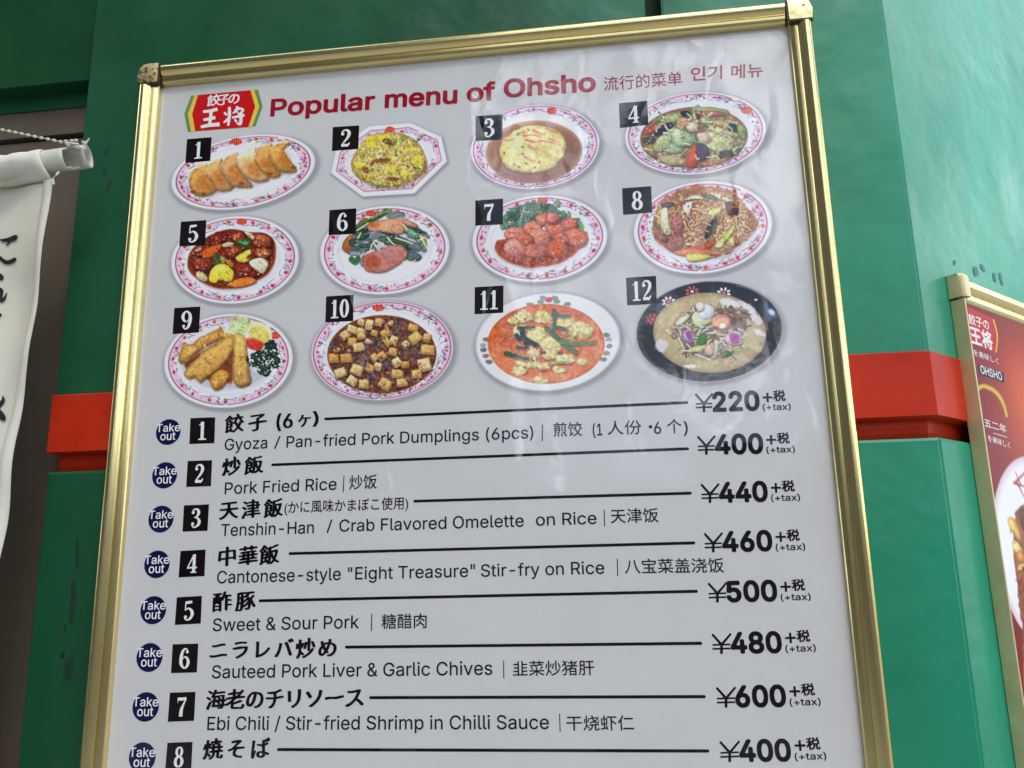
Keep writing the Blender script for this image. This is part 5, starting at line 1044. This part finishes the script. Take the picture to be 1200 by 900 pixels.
sh = Sheet(FR2); fit(sh, 'を美味しく', (1141, 416.5), (1170.5, 427.5), 7, LAY*2, capem=.9, off=.008, yoff=.1, m=m2); sh.build('poster_lettering', M['white2'], b2); sh = Sheet(FR2); fit(sh, '五二年', (1154, 500), (1179.5, 508), 9, LAY*2, capem=.9, off=.012, yoff=.1, m=m2)
fit(sh, 'を美味しく', (1158, 517), (1184, 526), 7, LAY*2, capem=.9, off=.008, yoff=.1, m=m2)
ribbon(sh, [(1164, 507.5, .7), (1180, 512.5, .7)], LAY*2, lambda p: m2(*p)); sh.build('poster_lettering', M['white2'], b2)
sh = Sheet(FR2); sh.poly([m2(*p) for p in ((1146, 427), (1176, 436.5), (1177, 449), (1147, 438.5))], LAY); ot = sh.build('name_tag', M['tile2'], b2)
sh = Sheet(FR2); fit(sh, 'OHSHO', (1149.5, 437.2), (1174.5, 446), 9, LAY*2, off=.02, m=m2, capem=.75); sh.build('tag_lettering', M['white2'], ot)
for k, (w_, mt_) in enumerate(((6.5, 'olive2'), (3.4, 'yellow2'))):
    sh = Sheet(FR2); ribbon(sh, [(1140, 462, w_), (1150, 453, w_), (1160, 455, w_), (1169, 462, w_*.9), (1176, 474, w_*.75), (1180, 489, w_*.6)], LAY*(1+k), lambda p: m2(*p)); sh.build('rainbow_arc', M[mt_], b2)
# ================================================================ the recess on the left: beam, back panel
def bx_thing(name, x0, x1, y0, y1, z0, z1, m, label, cat_, bevel=.001):
    b_ = bmesh.new(); box(b_, x0, x1, y0, y1, z0, z1, bevel); o = obj(name, b_, m, None, True, auto=40); return tag(o, label, cat_)
M['beam'] = mat('dark_green_paint', (.008, .060, .020), .5, spec=.12, build=lambda n, b: (n.links.new(ramp(n, noise(n, 14, 5), [(.3, (.007, .052, .017)), (.7, (.010, .072, .024))]), b.inputs['Base Color']), bump(n, b, noise(n, 20, 3), .25, .004)))
def b_taupe(n, b): n.links.new(ramp(n, noise(n, 10, 5, .6, stretch=(1, 1, .3)), [(.3, (.085, .066, .040)), (.7, (.125, .100, .066))]), b.inputs['Base Color'])
M['taupe'] = mat('brown_shutter_paint', (.08, .065, .045), .5, build=b_taupe)
YB1, YB2, YB3 = .012, .0305, .0325
za = wall_pt(60, 98, YB1)[2]; zb = za; zc = wall_pt(60, 128, YB2)[2]
beam = thing('green_beam', 'dark green lintel beam at the top left above the brown recess', 'beam', (-.5, .1, .1))
b_ = bmesh.new(); box(b_, -1.0, XL-.0005, YB1, .14, za, 1.2, .0012); obj('fascia', b_, M['beam'], beam, True)
b_ = bmesh.new(); box(b_, -1.0, XL-.0005, YB2, .14, zc, zb-.0003); obj('drip_lip', b_, M['green'], beam, True)
zs = wall_pt(50, 161, YB3)[2]
sw = thing('recess_wall', 'brown panelled wall in the recess behind the white banner', 'wall', (-.5, .1, -1.6))
b_ = bmesh.new(); box(b_, -1.0, XL-.0005, YB3, .14, zs+.0016, zc+.02); obj('upper_panel', b_, M['taupe'], sw)
b_ = bmesh.new(); box(b_, -1.0, XL-.0005, YB3+.004, .14, -1.6, zs-.0016, .001); obj('lower_panel', b_, M['taupe'], sw)
b_ = bmesh.new(); box(b_, -1.0, XL-.0005, YB3+.02, .145, zs-.0045, zs+.0045); obj('joint_strip', b_, mat('black_gap', (.004, .004, .004), .9), sw)
# ================================================================ banner on a pipe
YP = -.040
PE = wall_pt(104, 183, YP-.002); PB = wall_pt(30, 194, YP-.012)      # axis: right end, a point further left
ax = (PE-PB); ax /= np.linalg.norm(ax); PR = .0096
s1 = np.cross(ax, (0, 0, 1)); s1 /= np.linalg.norm(s1); s2 = np.cross(s1, ax)       # s1 roughly -Y.. s2 up
if s1[1] > 0: s1 = -s1
ban = thing('hanging_banner', 'off-white cloth banner with black brush lettering hanging from a white pipe at the left', 'banner', tuple(PB))
pipe = thing('banner_pipe', 'white plastic pipe with an open notched end holding up the cloth banner', 'pipe', tuple(PE))
M['pvc'] = mat('white_pvc', (.52, .52, .48), .45, build=lambda n, b: (n.links.new(ramp(n, noise(n, 60, 4), [(.3, (.52, .50, .43)), (.7, (.62, .60, .52))]), b.inputs['Base Color'])))
nu, nv = 60, 48; Lp = .62
V = []; F = []
for i in range(nu+1):
    d = -Lp+(Lp)*(i/nu)**.35 if i < nu else 0
    for j in range(nv):
        t = 2*math.pi*j/nv; V.append(PE+ax*d+(s1*math.cos(t)+s2*math.sin(t))*PR)
for i in range(nu):
    dm = -Lp+Lp*((i+.5)/nu)**.35
    for j in range(nv):
        t = 2*math.pi*(j+.5)/nv; tt = math.atan2(math.sin(t+.4), math.cos(t+.4))
        if ((dm+.0120)/.0078)**2+(tt/1.2)**2 < 1: continue
        F.append((i*nv+j, i*nv+(j+1) % nv, (i+1)*nv+(j+1) % nv, (i+1)*nv+j))
po = mesh('pipe_tube', V, F, M['pvc'], pipe, True)
md = po.modifiers.new('wall', 'SOLIDIFY'); md.thickness = .0014; md.offset = 0
# cloth
M['cloth'] = mat('white_cloth', (.66, .64, .54), .85, spec=.2, build=lambda n, b: (n.links.new(ramp(n, noise(n, 25, 5), [(.3, (.64, .62, .50)), (.7, (.72, .70, .60))]), b.inputs['Base Color']), bump(n, b, noise(n, 900, 2), .25, .0004)))
EDGE = [(62, 211), (54.5, 252), (49, 300), (42.7, 336), (31, 420), (12, 517), (1, 590), (-14, 680), (-40, 840), (-60, 960)]
EW = [wall_pt(x, y, YP-.008) for x, y in EDGE]
ez = np.array([e[2] for e in EW]); exx = np.array([e[0] for e in EW])
def edgex(z): return float(np.interp(-z, -ez, exx))
ztop = EW[0][2]
def cloth_pt(a, z):      # a: distance left of the right edge
    x = edgex(z)-a; dz = ztop-z
    y = YP-.008+.010*math.sin(a*38+dz*9-.6)*min(1, dz*9+.15)+.005*math.sin(a*85-dz*14+1)*min(1, dz*8)+.0018*math.sin(dz*70+a*20)*math.exp(-a*22)+.004*math.exp(-((a-.045-dz*.35)/.02)**2)
    return np.array([x, y, z])
na, nzz = 70, 110; V = []; F = []
for j in range(nzz+1):
    z = ztop-(1.0)*(j/nzz)
    for i in range(na+1): V.append(cloth_pt(.30*(i/na)**1.3, z))
for j in range(nzz):
    for i in range(na): q = j*(na+1)+i; F.append((q, q+1, q+na+2, q+na+1))
co = mesh('cloth', V, F, M['cloth'], ban, True); md = co.modifiers.new('t', 'SOLIDIFY'); md.thickness = .0006
V = []; F = []                                         # hem along the edge
for j in range(nzz+1):
    z = ztop-1.0*j/nzz
    for a, h in ((-.0006, 0), (-.0008, .0018), (.004, .0020), (.0075, .0016), (.0078, .0004)): q = cloth_pt(a, z); V.append(q+np.array([0, -h, 0]))
for j in range(nzz):
    for i in range(4): q = j*5+i; F.append((q, q+1, q+6, q+5))
mesh('hem', V, F, M['cloth'], ban, True)
# sleeve round the pipe, running down to the top of the cloth
V = []; F = []; ns = 46; SL0 = .037
seamL = [cloth_pt(.30*(i/ns)**1.2, ztop) for i in range(ns+1)]
for i in range(ns+1):
    d = -SL0-.34*(i/ns)**1.2; c = PE+ax*d; rr = PR*1.12+.0006*math.sin(i*1.9)+.0004*math.sin(i*4.1)
    ring = []
    for k in range(13):
        t = rad(200-k*200/12) # over the back, top and front
        ring.append(c+(s1*math.cos(t)+s2*math.sin(t))*rr)
    bot = seamL[i]; fr = ring[-1]
    for k in range(1, 7):
        w = k/6; p_ = fr*(1-w)+bot*w; p_ = p_+np.array([0, -.0022*math.sin(w*3.1)*(1+.6*math.sin(i*1.1)), 0]); ring.append(p_)
    V += ring
m_ = 19
for i in range(ns):
    for k in range(m_-1): q = i*m_+k; F.append((q, q+1, q+m_+1, q+m_))
so = mesh('sleeve', V, F, M['cloth'], ban, True); md = so.modifiers.new('t', 'SOLIDIFY'); md.thickness = .0008
V = []; F = []
for i in range(ns+1):
    c = seamL[i]
    for h in (-.0012, .0012): V.append(c+np.array([0, -.0012-.0004*(h > 0), h]))
for i in range(ns): F.append((2*i, 2*i+1, 2*i+3, 2*i+2))
mesh('seam', V, F, mat('seam_thread', (.40, .38, .31), .9), ban)
# loose threads at the corner
def tube(bm_, P, r, n=6, r2=None):
    P = [Vector(p) for p in P]; R = []
    for i, p in enumerate(P):
        t = (P[min(i+1, len(P)-1)]-P[max(i-1, 0)]).normalized(); a = t.orthogonal().normalized(); b2_ = t.cross(a); rr = r+((r2 if r2 is not None else r)-r)*i/(len(P)-1)
        R.append([bm_.verts.new(p+(a*math.cos(2*math.pi*k/n)+b2_*math.sin(2*math.pi*k/n))*rr) for k in range(n)])
    for a, b_ in zip(R, R[1:]):
        for k in range(n): bm_.faces.new((a[k], a[(k+1) % n], b_[(k+1) % n], b_[k]))
    bm_.faces.new(R[0][::-1]); bm_.faces.new(R[-1])
b_ = bmesh.new(); tube(b_, [wall_pt(62, 209, YP-.013), wall_pt(66, 205, YP-.014), wall_pt(69, 201.5, YP-.013)], .0006, r2=.0011); tube(b_, [wall_pt(62, 210, YP-.013), wall_pt(63, 216, YP-.013)], .0009); obj('corner_stitch', b_, M['cloth'], ban, True)
# lettering brushed on the cloth
M['sumi'] = mat('black_cloth_ink', (.006, .006, .006), .8, build=lambda n, b: n.links.new(rng(n, noise(n, 200), .3, .7, .6, .9), b.inputs['Roughness']))
sv, sf = [], []
def cstroke(pts):
    P = cat(pts, 8, False); n = len(P); b0 = 0
    for i in range(n):
        t = P[min(i+1, n-1)][:2]-P[max(i-1, 0)][:2]; t /= np.hypot(*t)+1e-9; nn = np.array([-t[1], t[0]])*P[i][2]*.62
        for s_ in (1, 0, -1):
            q = P[i][:2]+nn*s_; yy = YP-.008
            for _ in range(8): w = wall_pt(q[0], q[1], yy); c = cloth_pt(edgex(w[2])-w[0], w[2]); yy = c[1]-.0012
            sv.append(w)
    for i in range(n-1):
        for k in range(2): q = b0+i*3+k; sf.append((q, q+1, q+4, q+3))
for s_ in ([(0, 281, 1.5), (6, 281.5, 3.4), (12, 280.5, 4.6), (18, 278.5, 5.2), (20, 279, 3.4)], [(12, 280, 3.4), (10, 284.5, 2), (7, 288, .6)], [(-2, 298, 1), (1, 303, 3), (7, 307.2, 3.8), (13, 306.5, 4), (17, 304, 3.6), (18.5, 302.5, 2.2)],
           [(-6, 322, 4.5), (0, 324.5, 6), (3, 327.5, 3.4)], [(-3, 338, 3), (1.5, 340.5, 3.8), (1, 347, 3.4), (1.5, 352.5, 3.4), (5, 350, 2.6), (8, 343, .8)], [(-2, 368, 4), (1.5, 370.5, 3)],
           [(3, 464, 1), (3.5, 469.5, 3.4), (-3, 476, 5), (-9, 481, 6)], [(-8, 480, 6), (-2, 484, 7), (3, 489, 6), (5.5, 493, 2)]):
    sv, sf = [], []; cstroke(s_); mesh('brush_stroke', sv, sf, M['sumi'], ban)
# bead chain tied to the pipe end
b_ = bmesh.new()
CHP = [(-46, 145), (-38, 146.5), (-30, 148), (-22, 149), (-14, 150), (-6, 151), (3, 152.3), (10.5, 153.8), (18, 155.2), (25.5, 156.8), (33, 158.4), (40.5, 160), (48.5, 161.6), (56, 163), (63.5, 164.6), (71, 166.2)]
pts3 = [wall_pt(x, y, YP-.012) for x, y in CHP]
def bead(c, r, d=None):
    mt = Matrix.Translation(Vector(c)); rot_ = Vector(d).to_track_quat('Z', 'Y').to_matrix().to_4x4() if d is not None else Matrix.Identity(4)
    bmesh.ops.create_icosphere(b_, subdivisions=2, radius=r, matrix=mt @ rot_ @ Matrix.Diagonal((.78, .78, 1.12, 1)))
for i, c in enumerate(pts3): bead(c, .00185, pts3[min(i+1, len(pts3)-1)]-pts3[max(i-1, 0)])
tube(b_, pts3, .0004)
for x, y, dy in ((77, 165.5, 0), (80, 170.5, .003), (84, 165, .001), (86.5, 168.5, -.002), (82, 168, .004), (89, 164.5, 0), (90, 169, -.002), (78.5, 168, -.003)): bead(wall_pt(x, y, YP-.016+dy), .0017, (1, .3, .2))
tube(b_, [wall_pt(89, 168, YP-.015), wall_pt(93, 171, YP-.013), wall_pt(96, 174, YP-.016)], .0006)
ch = obj('bead_chain', b_, mat('ivory_beads', (.62, .60, .50), .3), None, True, auto=60); tag(ch, 'ivory bead chain tied round the notched end of the white pipe', 'chain')
b_ = bmesh.new(); bead(wall_pt(99.5, 168, YP-.016), .0022, (1, 0, 1)); bead(wall_pt(97, 166.5, YP-.016), .0013); tube(b_, [wall_pt(101, 167, YP-.016), wall_pt(103.5, 164, YP-.016), wall_pt(105, 162, YP-.016)], .0009, r2=.0005); tube(b_, [wall_pt(98, 169, YP-.016), wall_pt(99, 172, YP-.016), wall_pt(101, 175, YP-.018)], .0009)
obj('tie_plug', b_, M['pvc'], pipe, True)
lw = thing('added_street_wall', 'low beige wall added across the street to darken the reflection in the lower half of the glossy menu sheet', 'wall', (4, -7.6, -1.9))  # unseen addition: keeps bright sky out of the sheet's lower reflections
b_ = bmesh.new(); box(b_, -1.84, 12, -7.8, -7.5, -1.9, .85); obj('wall', b_, mat('beige_render', (.14, .13, .115), .8, build=lambda n, b: n.links.new(ramp(n, noise(n, 1.2, 6), [(.3, (.12, .11, .095)), (.7, (.17, .155, .135))]), b.inputs['Base Color'])), lw)
b_ = bmesh.new(); box(b_, -1.83, 12.02, -7.84, -7.46, .853, .93, .01); obj('coping', b_, bpy.data.materials['beige_render'], lw)
# pavement below, seen only as reflected light
gp = mesh('pavement', [(-250, -250, -1.9), (250, -250, -1.9), (250, 250, -1.9), (-250, 250, -1.9)], [(0, 1, 2, 3)], mat('pavement', (.28, .27, .25), .8, build=lambda n, b: n.links.new(ramp(n, noise(n, 3, 6), [(.3, (.24, .23, .22)), (.7, (.32, .31, .29))]), b.inputs['Base Color'])))
gp['kind'] = 'structure'

# unseen building added behind the camera to darken reflections in sheet, paint and frames
opp = thing('added_street_building', 'grey building added across the street to darken the reflection in the left half of the glossy menu sheet', 'building', (-9, -9, -1.9))
b_ = bmesh.new(); box(b_, -26, -1.85, -16, -8, -1.9, 17)
obj('wall', b_, mat('grey_render', (.20, .19, .175), .8, build=lambda n, b: n.links.new(ramp(n, noise(n, .8, 6), [(.3, (.07, .065, .06)), (.7, (.11, .105, .095))]), b.inputs['Base Color'])), opp)
for fl in range(5):
    for wx in range(5):
        b_ = bmesh.new(); x_ = -3.4-wx*3.6; z_ = -.6+fl*3.3; box(b_, x_-.9, x_+.9, -8.02, -7.97, z_, z_+1.7); w_ = obj('window', b_, mat('dark_glass', (.02, .025, .03), .08) if fl == wx == 0 else bpy.data.materials['dark_glass'], opp)
    b_ = bmesh.new(); box(b_, -26, -1.8, -8.0, -7.75, 1.6+fl*3.3, 1.8+fl*3.3); obj('ledge', b_, bpy.data.materials['grey_render'], opp)
